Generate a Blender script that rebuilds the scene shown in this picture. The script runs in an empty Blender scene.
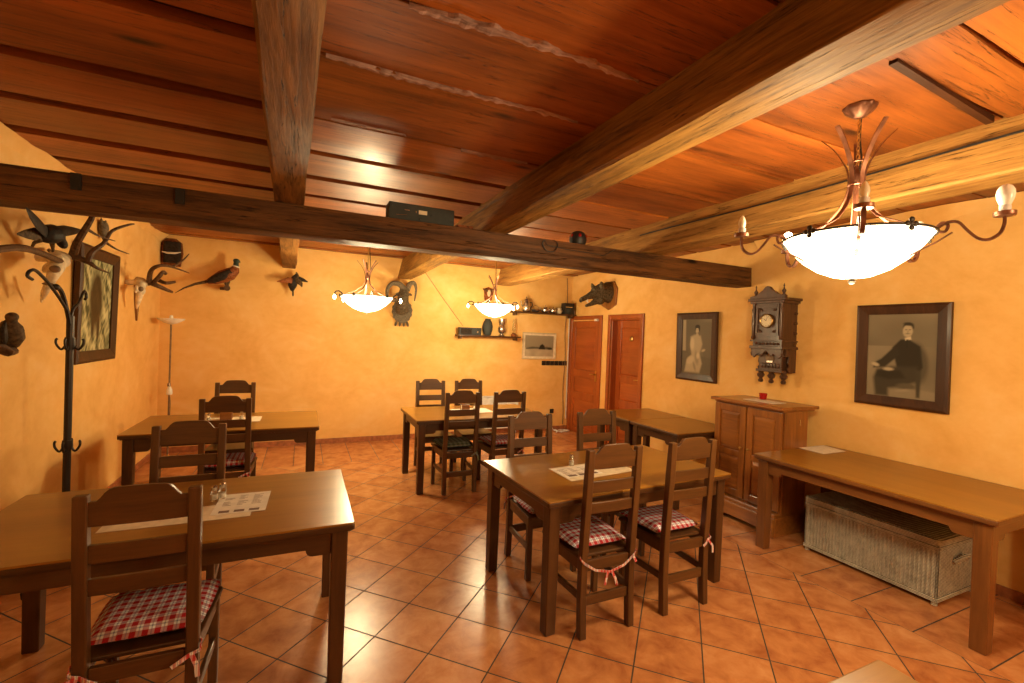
import bpy, math, random
from mathutils import Vector, Matrix, noise
random.seed(7)
PI = math.pi
COL = bpy.context.scene.collection
sin, cos = math.sin, math.cos

# ------------------------------------------------------------------ camera
H = 1.70
YAW, PIT, ROL, FPX = 0.429623908, -0.0124710715, 0.0377508078, 454.859567
cf = Vector((sin(YAW)*cos(PIT), cos(YAW)*cos(PIT), sin(PIT)))
_r = Vector((cos(YAW), -sin(YAW), 0)); _u = _r.cross(cf)
cr = cos(ROL)*_r + sin(ROL)*_u
cu = -sin(ROL)*_r + cos(ROL)*_u
cam = bpy.data.objects.new('camera', bpy.data.cameras.new('camera'))
COL.objects.link(cam)
mw = Matrix((cr, cu, -cf)).transposed().to_4x4(); mw.translation = (0, 0, H)
cam.matrix_world = mw
cam.data.sensor_width = 36; cam.data.lens = FPX*36/1024; cam.data.clip_start = .05
bpy.context.scene.camera = cam

def ray(px, py):
    return (cr*(px-512) - cu*(py-341.5) + cf*FPX)/FPX
def onX(px, py, X):
    d = ray(px, py); return Vector((0, 0, H)) + d*(X/d.x)
def onY(px, py, Y):
    d = ray(px, py); return Vector((0, 0, H)) + d*(Y/d.y)
def onZ(px, py, Z):
    d = ray(px, py); return Vector((0, 0, H)) + d*((Z-H)/d.z)

# ------------------------------------------------------------------ mesh helper
class MB:
    def __init__(s): s.v = []; s.f = []; s.m = []; s.cur = 0; s.col = None
    def add(s, vs, fs):
        n = len(s.v); s.v += [tuple(p) for p in vs]
        for f in fs: s.f.append(tuple(i+n for i in f)); s.m.append(s.cur)
        return s
    def hexa(s, p):   # 0-3 bottom ccw, 4-7 top
        return s.add(p, [(3,2,1,0),(4,5,6,7),(0,1,5,4),(1,2,6,5),(2,3,7,6),(3,0,4,7)])
    def box(s, x0, x1, y0, y1, z0, z1):
        return s.hexa([(x0,y0,z0),(x1,y0,z0),(x1,y1,z0),(x0,y1,z0),(x0,y0,z1),(x1,y0,z1),(x1,y1,z1),(x0,y1,z1)])
    def prism(s, poly, axis, lo, hi):
        def P(a, b, c):
            return {'x': (c, a, b), 'y': (a, c, b), 'z': (a, b, c)}[axis]
        n = len(poly)
        vs = [P(a, b, lo) for a, b in poly] + [P(a, b, hi) for a, b in poly]
        fs = [tuple(range(n))[::-1], tuple(range(n, 2*n))] + [(i, (i+1) % n, (i+1) % n+n, i+n) for i in range(n)]
        return s.add(vs, fs)
    def tube(s, path, rad, n=8, squash=None, up=None, cap=True):
        path = [Vector(p) for p in path]
        if not hasattr(rad, '__len__'): rad = [rad]*len(path)
        vs = []; fs = []
        prev = None
        for i, p in enumerate(path):
            t = (path[min(i+1, len(path)-1)] - path[max(i-1, 0)]).normalized()
            if prev is None:
                a = Vector(up) if up else (Vector((0,0,1)) if abs(t.z) < .9 else Vector((1,0,0)))
            else: a = prev
            a = (a - t*a.dot(t))
            if a.length < 1e-6: a = t.orthogonal()
            a.normalize(); b = t.cross(a); prev = a
            sa, sb = squash if squash else (1, 1)
            for k in range(n):
                an = 2*PI*k/n
                vs.append(p + a*(cos(an)*rad[i]*sa) + b*(sin(an)*rad[i]*sb))
        for i in range(len(path)-1):
            for k in range(n):
                fs.append((i*n+k, i*n+(k+1) % n, (i+1)*n+(k+1) % n, (i+1)*n+k))
        if cap:
            fs.append(tuple(range(n))[::-1]); fs.append(tuple(range((len(path)-1)*n, len(path)*n)))
        return s.add(vs, fs)
    def strip(s, path, w, t, side):   # flat bar along path; side = width direction
        path = [Vector(p) for p in path]; side = Vector(side).normalized(); vs = []; fs = []
        for i, p in enumerate(path):
            d = (path[min(i+1, len(path)-1)] - path[max(i-1, 0)]).normalized()
            nrm = d.cross(side).normalized(); sd = nrm.cross(d).normalized()
            for a, b in ((-1,-1),(1,-1),(1,1),(-1,1)): vs.append(p + sd*(a*w/2) + nrm*(b*t/2))
        for i in range(len(path)-1):
            for k in range(4): fs.append((i*4+k, i*4+(k+1) % 4, i*4+4+(k+1) % 4, i*4+4+k))
        L = (len(path)-1)*4
        fs += [(3,2,1,0), (L, L+1, L+2, L+3)]
        return s.add(vs, fs)
    def lathe(s, prof, n=24, c=(0,0,0), scal=None, cap=True, ax='z'):
        vs = []; fs = []
        for j, (r, z) in enumerate(prof):
            for k in range(n):
                a = 2*PI*k/n; rr = r*(scal(a, j) if scal else 1)
                p = (rr*cos(a), rr*sin(a), z)
                if ax == 'x': p = (p[2], p[0], p[1])
                if ax == 'y': p = (p[0], p[2], p[1])
                vs.append((c[0]+p[0], c[1]+p[1], c[2]+p[2]))
        for j in range(len(prof)-1):
            for k in range(n): fs.append((j*n+k, j*n+(k+1) % n, (j+1)*n+(k+1) % n, (j+1)*n+k))
        if cap:
            fs.append(tuple(range(n))[::-1]); fs.append(tuple(range((len(prof)-1)*n, len(prof)*n)))
        return s.add(vs, fs)
    def ell(s, c, r, d=None, n=14, m=10):  # ellipsoid, long axis r[0] along d
        d = Vector(d or (1,0,0)).normalized(); q = Vector((1,0,0)).rotation_difference(d)
        vs = []; fs = []; c = Vector(c)
        vs.append(c + q @ Vector((-r[0],0,0)))
        for j in range(1, m):
            t = PI*j/m
            for k in range(n):
                a = 2*PI*k/n
                vs.append(c + q @ Vector((-r[0]*cos(t), r[1]*sin(t)*cos(a), r[2]*sin(t)*sin(a))))
        vs.append(c + q @ Vector((r[0],0,0))); e = len(vs)-1
        for k in range(n): fs.append((0, 1+(k+1) % n, 1+k)); fs.append((e, 1+(m-2)*n+k, 1+(m-2)*n+(k+1) % n))
        for j in range(m-2):
            for k in range(n): fs.append((1+j*n+k, 1+j*n+(k+1) % n, 1+(j+1)*n+(k+1) % n, 1+(j+1)*n+k))
        return s.add(vs, fs)
    def rbox(s, x0, x1, y0, y1, z0, z1, r=.01, k=3):  # box with rounded plan corners
        pts = []
        for cx, cy, a0 in ((x1-r, y1-r, 0), (x0+r, y1-r, 90), (x0+r, y0+r, 180), (x1-r, y0+r, 270)):
            for i in range(k+1):
                a = math.radians(a0+90*i/k); pts.append((cx+r*cos(a), cy+r*sin(a)))
        return s.prism(pts, 'z', z0, z1)

def sm(pts, k=4):
    pts = [Vector(p) for p in pts]; n = len(pts); out = []
    for i in range(n-1):
        p0, p1, p2, p3 = pts[max(i-1, 0)], pts[i], pts[i+1], pts[min(i+2, n-1)]
        for q in range(k):
            t = q/k; out.append(.5*((2*p1)+(p2-p0)*t+(2*p0-5*p1+4*p2-p3)*t*t+(3*p1-p0-3*p2+p3)*t**3))
    return out+[pts[-1]]
def obj(name, mb, mat, parent=None, smooth=False, bevel=0, remesh=0, loc=None, kind=None, sub=0):
    me = bpy.data.meshes.new(name); me.from_pydata(mb.v, [], mb.f); me.validate()
    import bmesh
    bm = bmesh.new(); bm.from_mesh(me); bmesh.ops.recalc_face_normals(bm, faces=bm.faces); bm.to_mesh(me); bm.free()
    mats = mat if isinstance(mat, (list, tuple)) else [mat]
    for m in mats: me.materials.append(m)
    if len(mats) > 1:
        for p, i in zip(me.polygons, mb.m): p.material_index = i
    if smooth:
        for p in me.polygons: p.use_smooth = True
        if not remesh:
            try: me.set_sharp_from_angle(angle=math.radians(35))
            except Exception: pass
    o = bpy.data.objects.new(name, me); COL.objects.link(o)
    if parent: o.parent = parent
    if loc: o.location = loc
    if bevel:
        b = o.modifiers.new('bevel', 'BEVEL'); b.width = bevel; b.segments = 2; b.limit_method = 'ANGLE'; b.angle_limit = math.radians(40)
    if remesh:
        b = o.modifiers.new('remesh', 'REMESH'); b.mode = 'VOXEL'; b.voxel_size = remesh; b.use_smooth_shade = True
        b = o.modifiers.new('smooth', 'SMOOTH'); b.iterations = 3; b.factor = .5
    if sub:
        b = o.modifiers.new('sub', 'SUBSURF'); b.levels = sub; b.render_levels = sub
    if kind: o['kind'] = kind
    return o
def tag(o, label, cat, group=None):
    o['label'] = label; o['category'] = cat
    if group: o['group'] = group
    return o
def thing(name, label, cat, loc=(0,0,0), rz=0, group=None):
    o = bpy.data.objects.new(name, None); COL.objects.link(o); o.empty_display_size = .1
    o.location = loc; o.rotation_euler = (0, 0, rz)
    return tag(o, label, cat, group)
KIDS = {}
def dup(root, loc, rz=0, label=None, group=None, scale=None, skip=()):
    r = root.copy(); COL.objects.link(r); r.location = loc; r.rotation_euler = (0, 0, rz)
    if scale: r.scale = (scale,)*3
    if label: r['label'] = label
    if group: r['group'] = group
    for ch in list(root.children):
        if ch.name.split('.')[0] in skip: continue
        c = ch.copy(); COL.objects.link(c); c.parent = r
        for g in list(ch.children):
            d = g.copy(); COL.objects.link(d); d.parent = c
    return r
def struct(name, mb, mat, label=None, **k):
    o = obj(name, mb, mat, kind='structure', **k)
    if label: o['label'] = label
    return o

# ------------------------------------------------------------------ materials
def newmat(name):
    m = bpy.data.materials.new(name); m.use_nodes = True; nt = m.node_tree
    b = nt.nodes['Principled BSDF']; return m, nt, b
def N(nt, t, **kw):
    n = nt.nodes.new(t)
    for k, v in kw.items():
        if k in n.inputs.keys(): n.inputs[k].default_value = v
        else: setattr(n, k, v)
    return n
def ramp(nt, stops, fac):
    r = nt.nodes.new('ShaderNodeValToRGB'); e = r.color_ramp.elements
    while len(e) < len(stops): e.new(.5)
    for i, (p, c) in enumerate(stops): e[i].position = p; e[i].color = (*c, 1)
    nt.links.new(fac, r.inputs[0]); return r.outputs[0]
def mathn(nt, op, a, b=None, c=None):
    n = nt.nodes.new('ShaderNodeMath'); n.operation = op
    for i, x in enumerate((a, b, c)):
        if x is None: continue
        if isinstance(x, (int, float)): n.inputs[i].default_value = x
        else: nt.links.new(x, n.inputs[i])
    return n.outputs[0]
def mix(nt, fac, a, b, blend='MIX'):
    n = nt.nodes.new('ShaderNodeMix'); n.data_type = 'RGBA'; n.blend_type = blend
    ins = [n.inputs[0], n.inputs[6], n.inputs[7]]
    for i, x in zip(ins, (fac, a, b)):
        if isinstance(x, (int, float)): i.default_value = x
        elif isinstance(x, (tuple, list)): i.default_value = (*x, 1) if len(x) == 3 else x
        else: nt.links.new(x, i)
    return n.outputs[2]
def bump(nt, b, h, strength=.3, dist=.01):
    n = nt.nodes.new('ShaderNodeBump'); n.inputs['Strength'].default_value = strength; n.inputs['Distance'].default_value = dist
    nt.links.new(h, n.inputs['Height']); nt.links.new(n.outputs[0], b.inputs['Normal'])
def plain(name, c, rough=.5, metal=0, spec=.5, em=None, es=0, noise_amt=0, nscale=20):
    m, nt, b = newmat(name)
    b.inputs['Base Color'].default_value = (*c, 1); b.inputs['Roughness'].default_value = rough; b.inputs['Metallic'].default_value = metal
    b.inputs['Specular IOR Level'].default_value = spec
    tc = N(nt, 'ShaderNodeTexCoord')
    nz = N(nt, 'ShaderNodeTexNoise', Scale=nscale, Detail=3.0); nt.links.new(tc.outputs['Object'], nz.inputs['Vector'])
    k = noise_amt or .12
    col = ramp(nt, [(.3, tuple(x*(1-k) for x in c)), (.7, tuple(min(1, x*(1+k)) for x in c))], nz.outputs[0])
    nt.links.new(col, b.inputs['Base Color'])
    if em: b.inputs['Emission Color'].default_value = (*em, 1); b.inputs['Emission Strength'].default_value = es
    return m
def wood(name, dark, light, axis='x', s=1.0, rough=.35, coat=.0, knots=False, bmp=.15, tint=False, spec=.5, crack=False):
    m, nt, b = newmat(name)
    tc = N(nt, 'ShaderNodeTexCoord'); mp = N(nt, 'ShaderNodeMapping')
    sc = {'x': (.7, 9, 9), 'y': (9, .7, 9), 'z': (9, 9, .7)}[axis]
    mp.inputs['Scale'].default_value = tuple(a*s for a in sc)
    oi = N(nt, 'ShaderNodeObjectInfo')
    va = nt.nodes.new('ShaderNodeVectorMath'); va.operation = 'ADD'
    nt.links.new(tc.outputs['Object'], va.inputs[0])
    rr = mathn(nt, 'MULTIPLY', oi.outputs['Random'], 7.0)
    cb = N(nt, 'ShaderNodeCombineXYZ')
    for i in range(3): nt.links.new(rr, cb.inputs[i])
    nt.links.new(cb.outputs[0], va.inputs[1]); nt.links.new(va.outputs[0], mp.inputs['Vector'])
    n1 = N(nt, 'ShaderNodeTexNoise', Scale=1.0, Detail=6.0, Roughness=.6, Distortion=.6); nt.links.new(mp.outputs[0], n1.inputs['Vector'])
    n2 = N(nt, 'ShaderNodeTexNoise', Scale=6.0, Detail=4.0, Roughness=.7); nt.links.new(mp.outputs[0], n2.inputs['Vector'])
    n3 = N(nt, 'ShaderNodeTexNoise', Scale=1.3, Detail=2.0); nt.links.new(va.outputs[0], n3.inputs['Vector'])
    f = mathn(nt, 'ADD', mathn(nt, 'MULTIPLY', n1.outputs[0], .55), mathn(nt, 'MULTIPLY', n2.outputs[0], .3))
    f = mathn(nt, 'ADD', f, mathn(nt, 'MULTIPLY', n3.outputs[0], .25))
    col = ramp(nt, [(.38, dark), (.66, light)], f)
    if knots:
        vo = N(nt, 'ShaderNodeTexVoronoi', Scale=.8); mp2 = N(nt, 'ShaderNodeMapping')
        mp2.inputs['Scale'].default_value = {'x': (1.6, 5, 5), 'y': (5, 1.6, 5), 'z': (5, 5, 1.6)}[axis]
        nt.links.new(va.outputs[0], mp2.inputs['Vector']); nt.links.new(mp2.outputs[0], vo.inputs['Vector'])
        kf = ramp(nt, [(.04, (1, 1, 1)), (.13, (0, 0, 0))], vo.outputs['Distance'])
        col = mix(nt, kf, col, tuple(x*.25 for x in dark))
    if crack:
        mp3 = N(nt, 'ShaderNodeMapping'); mp3.inputs['Scale'].default_value = {'x': (.45, 14, 14), 'y': (14, .45, 14), 'z': (14, 14, .45)}[axis]
        nt.links.new(va.outputs[0], mp3.inputs['Vector'])
        ds = N(nt, 'ShaderNodeTexNoise', Scale=1.2, Detail=8.0, Roughness=.55, Distortion=.3); nt.links.new(mp3.outputs[0], ds.inputs['Vector'])
        ck_ = mathn(nt, 'ABSOLUTE', mathn(nt, 'SUBTRACT', ds.outputs[0], .5))
        cf_ = ramp(nt, [(.0, (1, 1, 1)), (.006, (0, 0, 0))], ck_)
        col = mix(nt, cf_, col, tuple(x*.3 for x in dark))
        f = mathn(nt, 'SUBTRACT', f, mathn(nt, 'MULTIPLY', cf_, .5))
    if tint:
        at = N(nt, 'ShaderNodeVertexColor'); at.layer_name = 'Col'
        col = mix(nt, 1.0, col, at.outputs[0], 'MULTIPLY')
    nt.links.new(col, b.inputs['Base Color'])
    b.inputs['Roughness'].default_value = rough; b.inputs['Coat Weight'].default_value = coat; b.inputs['Coat Roughness'].default_value = .15
    b.inputs['Specular IOR Level'].default_value = spec
    if bmp: bump(nt, b, f, bmp, .006)
    return m

M = {}
FD, FL_ = (.034, .012, .004), (.088, .034, .009)      # furniture varnish
for ax in 'xyz':
    M['furn_'+ax] = wood('dark_varnished_wood_'+ax, FD, FL_, ax, 1.6, .38, .08)
    M['top_'+ax] = wood('table_top_wood_'+ax, (.20, .080, .008), (.31, .135, .014), ax, .8, .30, .12, bmp=.03)  # same varnish as the legs; golden wall reflection put into the colour
    M['cab_'+ax] = wood('reddish_cabinet_wood_'+ax, (.12, .036, .007), (.36, .130, .024), ax, .7, .32, .3, bmp=.05)
    M['red_'+ax] = wood('reddish_table_wood_'+ax, (.075, .024, .006), (.19, .070, .016), ax, 1.4, .36, .1)
    M['door_'+ax] = wood('cherry_door_wood_'+ax, (.22, .040, .008), (.42, .095, .016), ax, .6, .28, .3, bmp=.04)
M['furn_mid'] = wood('warm_varnished_wood', (.046, .017, .005), (.115, .046, .012), 'z', 1.6, .38, .08)
M['furn_midx'] = wood('warm_varnished_wood_x', (.046, .017, .005), (.115, .046, .012), 'x', 1.6, .38, .08)
M['beam_dark'] = wood('old_dark_beam_wood', (.016, .007, .003), (.17, .068, .018), 'x', 1.6, .6, .0, True, 1.0, spec=.25, crack=True)
M['beam_y'] = wood('golden_brown_beam_wood', (.07, .030, .006), (.42, .215, .045), 'y', 2.0, .6, .0, True, 1.0, spec=.22, crack=True)
M['beam_light'] = wood('pale_old_beam_wood', (.17, .075, .018), (.52, .28, .075), 'y', 2.0, .6, .0, True, 1.0, spec=.22, crack=True)
M['boards'] = wood('red_orange_varnished_boards', (.105, .022, .004), (.44, .130, .021), 'x', .6, .44, .04, True, .4, spec=.35, tint=True, crack=True)
M['gap'] = wood('dark_board_gap_wood', (.018, .006, .003), (.07, .022, .007), 'x', 1, .6, 0, False, .4, spec=.2)
M['bark'] = wood('rough_bark_edge', (.05, .022, .018), (.52, .30, .24), 'x', 3.0, .65, 0, False, 1.0)

def plaster():
    m, nt, b = newmat('ochre_limewash_plaster')
    tc = N(nt, 'ShaderNodeTexCoord')
    mp = N(nt, 'ShaderNodeMapping'); mp.inputs['Scale'].default_value = (1, 1, 1.3); nt.links.new(tc.outputs['Object'], mp.inputs[0])
    n1 = N(nt, 'ShaderNodeTexNoise', Scale=1.5, Detail=6.0, Roughness=.6, Distortion=1.0); nt.links.new(mp.outputs[0], n1.inputs[0])
    n2 = N(nt, 'ShaderNodeTexNoise', Scale=9.0, Detail=5.0, Roughness=.65); nt.links.new(mp.outputs[0], n2.inputs[0])
    f = mathn(nt, 'ADD', mathn(nt, 'MULTIPLY', n1.outputs[0], .7), mathn(nt, 'MULTIPLY', n2.outputs[0], .3))
    col = ramp(nt, [(.3, (.74, .385, .095)), (.52, (.84, .49, .155)), (.72, (.89, .58, .24))], f)
    nt.links.new(col, b.inputs['Base Color']); b.inputs['Roughness'].default_value = .75; b.inputs['Specular IOR Level'].default_value = .25
    n3 = N(nt, 'ShaderNodeTexNoise', Scale=3.0, Detail=4.0); nt.links.new(tc.outputs['Object'], n3.inputs[0])
    bump(nt, b, n3.outputs[0], .22, .03)
    return m
M['wall'] = plaster()
def tiles():
    m, nt, b = newmat('terracotta_floor_tiles')
    tc = N(nt, 'ShaderNodeTexCoord')
    def brick(rot, loc, off=0, w=.3415):
        mp = N(nt, 'ShaderNodeMapping'); mp.inputs['Rotation'].default_value = (0, 0, rot); mp.inputs['Location'].default_value = loc
        nt.links.new(tc.outputs['Object'], mp.inputs[0])
        br = N(nt, 'ShaderNodeTexBrick', offset=off, squash=1.0, offset_frequency=2)
        br.inputs['Scale'].default_value = 1; br.inputs['Brick Width'].default_value = w; br.inputs['Row Height'].default_value = .3415
        br.inputs['Mortar Size'].default_value = .0042; br.inputs['Mortar Smooth'].default_value = .15; br.inputs['Bias'].default_value = 0
        br.inputs['Color1'].default_value = (0, 0, 0, 1); br.inputs['Color2'].default_value = (1, 1, 1, 1); br.inputs['Mortar'].default_value = (.5, .5, .5, 1)
        nt.links.new(mp.outputs[0], br.inputs[0]); return br
    bd = brick(PI/4, (.1656, -.0589, 0))
    bs = brick(0, (-3.40, -1.448+.3415*0, 0), 0, 1.04)
    bb = brick(0, (-.27, -6.15, 0), 0, .3415)
    bb.inputs['Row Height'].default_value = 1.04
    sx = N(nt, 'ShaderNodeSeparateXYZ'); nt.links.new(tc.outputs['Object'], sx.inputs[0])
    mr = mathn(nt, 'GREATER_THAN', sx.outputs[0], 3.40); mb = mathn(nt, 'GREATER_THAN', sx.outputs[1], 6.15)
    fac = mix(nt, mb, mix(nt, mr, bd.outputs['Fac'], bs.outputs['Fac']), bb.outputs['Fac'])
    rnd = mix(nt, mb, mix(nt, mr, bd.outputs['Color'], bs.outputs['Color']), bb.outputs['Color'])
    n1 = N(nt, 'ShaderNodeTexNoise', Scale=7.0, Detail=6.0, Roughness=.62, Distortion=.4); nt.links.new(tc.outputs['Object'], n1.inputs[0])
    f = mathn(nt, 'ADD', mathn(nt, 'MULTIPLY', n1.outputs[0], .85), mathn(nt, 'MULTIPLY', rnd, .15))
    col = ramp(nt, [(.32, (.34, .115, .038)), (.52, (.50, .200, .070)), (.74, (.62, .30, .12))], f)
    col = mix(nt, fac, col, (.055, .032, .02))
    nt.links.new(col, b.inputs['Base Color'])
    nt.links.new(ramp(nt, [(0, (.27, .27, .27)), (1, (.8, .8, .8))], fac), b.inputs['Roughness'])
    inv = mathn(nt, 'SUBTRACT', 1.0, fac)
    hh = mathn(nt, 'ADD', inv, mathn(nt, 'MULTIPLY', n1.outputs[0], .25))
    bump(nt, b, hh, .4, .004)
    return m
M['tiles'] = tiles()
M['skirt'] = plain('terracotta_skirting', (.38, .13, .05), .4, noise_amt=.3)
def gingham(name, p, ca, cb, cc):
    m, nt, b = newmat(name); tc = N(nt, 'ShaderNodeTexCoord'); sx = N(nt, 'ShaderNodeSeparateXYZ'); nt.links.new(tc.outputs['Object'], sx.inputs[0])
    fs = []
    for i in (0, 1):
        fr = mathn(nt, 'FRACT', mathn(nt, 'ADD', mathn(nt, 'MULTIPLY', sx.outputs[i], 1/p), 50.25))
        a = mathn(nt, 'LESS_THAN', fr, .5)
        thin = mathn(nt, 'COMPARE', fr, .75, .06)
        fs.append((a, thin))
    su = mathn(nt, 'MULTIPLY', mathn(nt, 'ADD', fs[0][0], fs[1][0]), .5)
    col = ramp(nt, [(0.1, ca), (.5, cb), (.9, cc)], su)
    th = mathn(nt, 'MULTIPLY', mathn(nt, 'ADD', fs[0][1], fs[1][1]), .45)
    col = mix(nt, th, col, (.10, .12, .25))
    nt.links.new(col, b.inputs['Base Color']); b.inputs['Roughness'].default_value = .9; b.inputs['Specular IOR Level'].default_value = .1
    nz = N(nt, 'ShaderNodeTexNoise', Scale=14.0); nt.links.new(tc.outputs['Object'], nz.inputs[0]); bump(nt, b, nz.outputs[0], .4, .01)
    return m
M['gingham'] = gingham('red_white_check_cloth', .040, (.78, .80, .84), (.52, .28, .30), (.38, .02, .03))
M['green_cloth'] = gingham('green_check_cloth', .05, (.22, .22, .12), (.13, .14, .08), (.06, .07, .05))
M['ribbon'] = gingham('red_white_ribbon', .02, (.75, .7, .66), (.6, .25, .22), (.45, .04, .04))
M['copper'] = plain('aged_copper_iron', (.20, .085, .050), .38, .7, noise_amt=.4)
M['iron'] = plain('dark_wrought_iron', (.035, .028, .024), .45, .6)
M['brass'] = plain('old_brass', (.55, .36, .12), .3, .9)
M['steel'] = plain('silver_metal', (.62, .58, .52), .22, .95)
M['black'] = plain('black_plastic', (.012, .012, .012), .5)
M['grey_face'] = plain('grey_green_speaker_face', (.030, .034, .030), .7)
M['white'] = plain('white_enamel', (.75, .73, .68), .4)
M['paper'] = plain('cream_paper', (.72, .60, .42), .7)
M['paper_white'] = plain('white_paper', (.80, .74, .64), .6)
M['ink'] = plain('brown_print', (.16, .09, .06), .7)
M['bone'] = plain('bleached_bone', (.72, .58, .38), .6, noise_amt=.3)
M['bone_dark'] = plain('brown_bone', (.20, .12, .06), .6, noise_amt=.3)
M['antler'] = plain('brown_antler', (.10, .050, .022), .55, noise_amt=.5, nscale=40, spec=.15)
M['horn'] = plain('grey_brown_ridged_horn', (.13, .10, .065), .5, noise_amt=.4, nscale=60, spec=.15)
M['feather_dark'] = plain('black_brown_feathers', (.022, .016, .012), .6, noise_amt=.6, nscale=40, spec=.15)
M['feather_brown'] = plain('brown_feathers', (.085, .050, .022), .65, noise_amt=.6, nscale=50, spec=.15)
M['feather_red'] = plain('chestnut_feathers', (.22, .065, .018), .55, noise_amt=.6, nscale=50, spec=.15)
M['feather_white'] = plain('white_feathers', (.7, .62, .5), .7)
M['feather_green'] = plain('dark_green_feathers', (.02, .04, .03), .35)
M['fur'] = plain('grey_brown_boar_fur', (.10, .075, .045), .7, noise_amt=.6, nscale=45, spec=.15)
M['fur_dark'] = plain('dark_fur', (.03, .02, .014), .8, noise_amt=.5, nscale=45, spec=.15)
M['plaque'] = wood('carved_plaque_wood', (.05, .022, .01), (.16, .07, .03), 'z', 2, .4)
M['frame'] = wood('dark_picture_frame_wood', (.030, .011, .004), (.075, .028, .009), 'z', 1.5, .45, .05, spec=.3)
M['frame_pale'] = plain('pale_wood_frame', (.62, .50, .30), .5)
M['clock'] = wood('carved_dark_clock_wood', (.030, .012, .007), (.11, .048, .024), 'z', 2.5, .4, .2, bmp=.5)
M['dial'] = plain('cream_dial', (.70, .58, .36), .4)
def glassy(name, c, rough=.05, trans=1.0):
    m, nt, b = newmat(name); b.inputs['Base Color'].default_value = (*c, 1); b.inputs['Roughness'].default_value = rough
    b.inputs['Transmission Weight'].default_value = trans; b.inputs['IOR'].default_value = 1.35
    lw = N(nt, 'ShaderNodeTexNoise', Scale=30.0); mixc = ramp(nt, [(.3, c), (.7, tuple(min(1, x*1.05) for x in c))], lw.outputs[0]); nt.links.new(mixc, b.inputs['Base Color'])
    return m
M['glass'] = glassy('clear_glass', (.92, .95, .95))
M['red_glass'] = glassy('red_glass', (.6, .02, .02), .1, .6)
M['bulb_clear'] = plain('clear_bulb_glass', (.80, .72, .55), .12)
M['opal'] = plain('opal_bulb_glass', (.82, .80, .74), .25)
M['sleeve'] = plain('white_candle_sleeve', (.66, .66, .66), .4)
LAMP = (1.0, .80, .45)
M['bulb_lit'] = plain('lit_bulb', (1, .9, .7), .3, em=(1, .78, .46), es=22)
M['bowl'] = plain('lit_opal_glass_bowl', (.9, .85, .75), .3, em=(1, .78, .46), es=6.0)
def wicker():
    m, nt, b = newmat('grey_wicker_weave'); tc = N(nt, 'ShaderNodeTexCoord')
    w = N(nt, 'ShaderNodeTexWave', Scale=34.0, Distortion=1.2, Detail=2.0, bands_direction='Z'); w.inputs['Detail Scale'].default_value = 6
    nt.links.new(tc.outputs['Object'], w.inputs[0])
    n = N(nt, 'ShaderNodeTexNoise', Scale=18.0, Detail=4.0); nt.links.new(tc.outputs['Object'], n.inputs[0])
    f = mathn(nt, 'ADD', mathn(nt, 'MULTIPLY', w.outputs['Fac'], .5), mathn(nt, 'MULTIPLY', n.outputs[0], .5))
    nt.links.new(ramp(nt, [(.25, (.15, .125, .09)), (.7, (.70, .64, .52))], f), b.inputs['Base Color'])
    b.inputs['Roughness'].default_value = .7; bump(nt, b, w.outputs['Fac'], .8, .006); return m
M['wicker'] = wicker()
def attrmat(name, rough=.3):
    m, nt, b = newmat(name); at = N(nt, 'ShaderNodeVertexColor'); at.layer_name = 'Col'
    nt.links.new(at.outputs[0], b.inputs['Base Color']); b.inputs['Roughness'].default_value = rough; b.inputs['Specular IOR Level'].default_value = .12; return m
M['print'] = attrmat('photographic_print', .5)

# ------------------------------------------------------------------ room
XL, XR, YB, YF, ZC = -1.70, 4.52, 7.25, -2.2, 2.84
m = MB(); m.box(XL-.15, XR+.9, YF-.15, YB+.15, -.12, 0); struct('floor', m, M['tiles'], 'terracotta tile floor laid diagonally')
m = MB(); m.box(XL-.15, XL, YF, YB, 0, ZC+.06); struct('wall_left', m, M['wall'])
m = MB(); m.box(XL-.15, XR+.9, YB, YB+.15, 0, ZC+.06); struct('wall_back', m, M['wall'])
m = MB(); m.box(XL-.15, XR+.15, YF-.15, YF, 0, ZC+.06); struct('wall_front', m, plain('pale_cream_plaster', (.78, .50, .20), .8))
D1 = (6.33, 7.17); D2 = (5.31, 6.02); DZ = 2.03
m = MB(); m.box(XR, XR+.15, YF, D2[0], 0, ZC+.06); m.box(XR, XR+.15, D2[0], D2[1], DZ, ZC+.06); m.box(XR, XR+.15, D2[1], YB, 0, ZC+.06)
m.box(XR+.15, XR+.9, D2[0]-.4, D2[0]-.3, 0, ZC); m.box(XR+.8, XR+.9, D2[0]-.3, D2[1]+.6, 0, ZC); m.box(XR+.15, XR+.9, D2[1]+.6, D2[1]+.7, 0, ZC)
struct('wall_right', m, M['wall'])
# wavy plaster where the walls run up against the boards
def plaster_edge(parent, x, sgn, y0, y1, amp, zlow):
    m = MB(); n = int((y1-y0)/.05); rows = []
    for i in range(n+1):
        y = y0 + (y1-y0)*i/n
        w = amp*(.55+.9*noise.noise(Vector((y*1.7, sgn*3, 0)))+.25*noise.noise(Vector((y*7, sgn, 2))))
        w = max(w, .015)
        rows.append([(x, y, zlow-w*.8), (x+sgn*w*.45, y, zlow+.02-w*.3), (x+sgn*w, y, ZC-.004), (x, y, ZC-.004)])
    vs = [p for r in rows for p in r]; fs = []
    for i in range(n):
        for k in range(3): fs.append((i*4+k, i*4+k+1, i*4+5+k, i*4+4+k))
    m.add(vs, fs); o = obj('plaster_edge', m, M['wall'], parent, smooth=True)
plaster_edge(bpy.data.objects['wall_right'], XR-.001, -1, -.5, 3.45, .10, ZC-.06)
plaster_edge(bpy.data.objects['wall_left'], XL+.001, 1, 2.5, 7.2, .09, ZC-.05)

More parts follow.
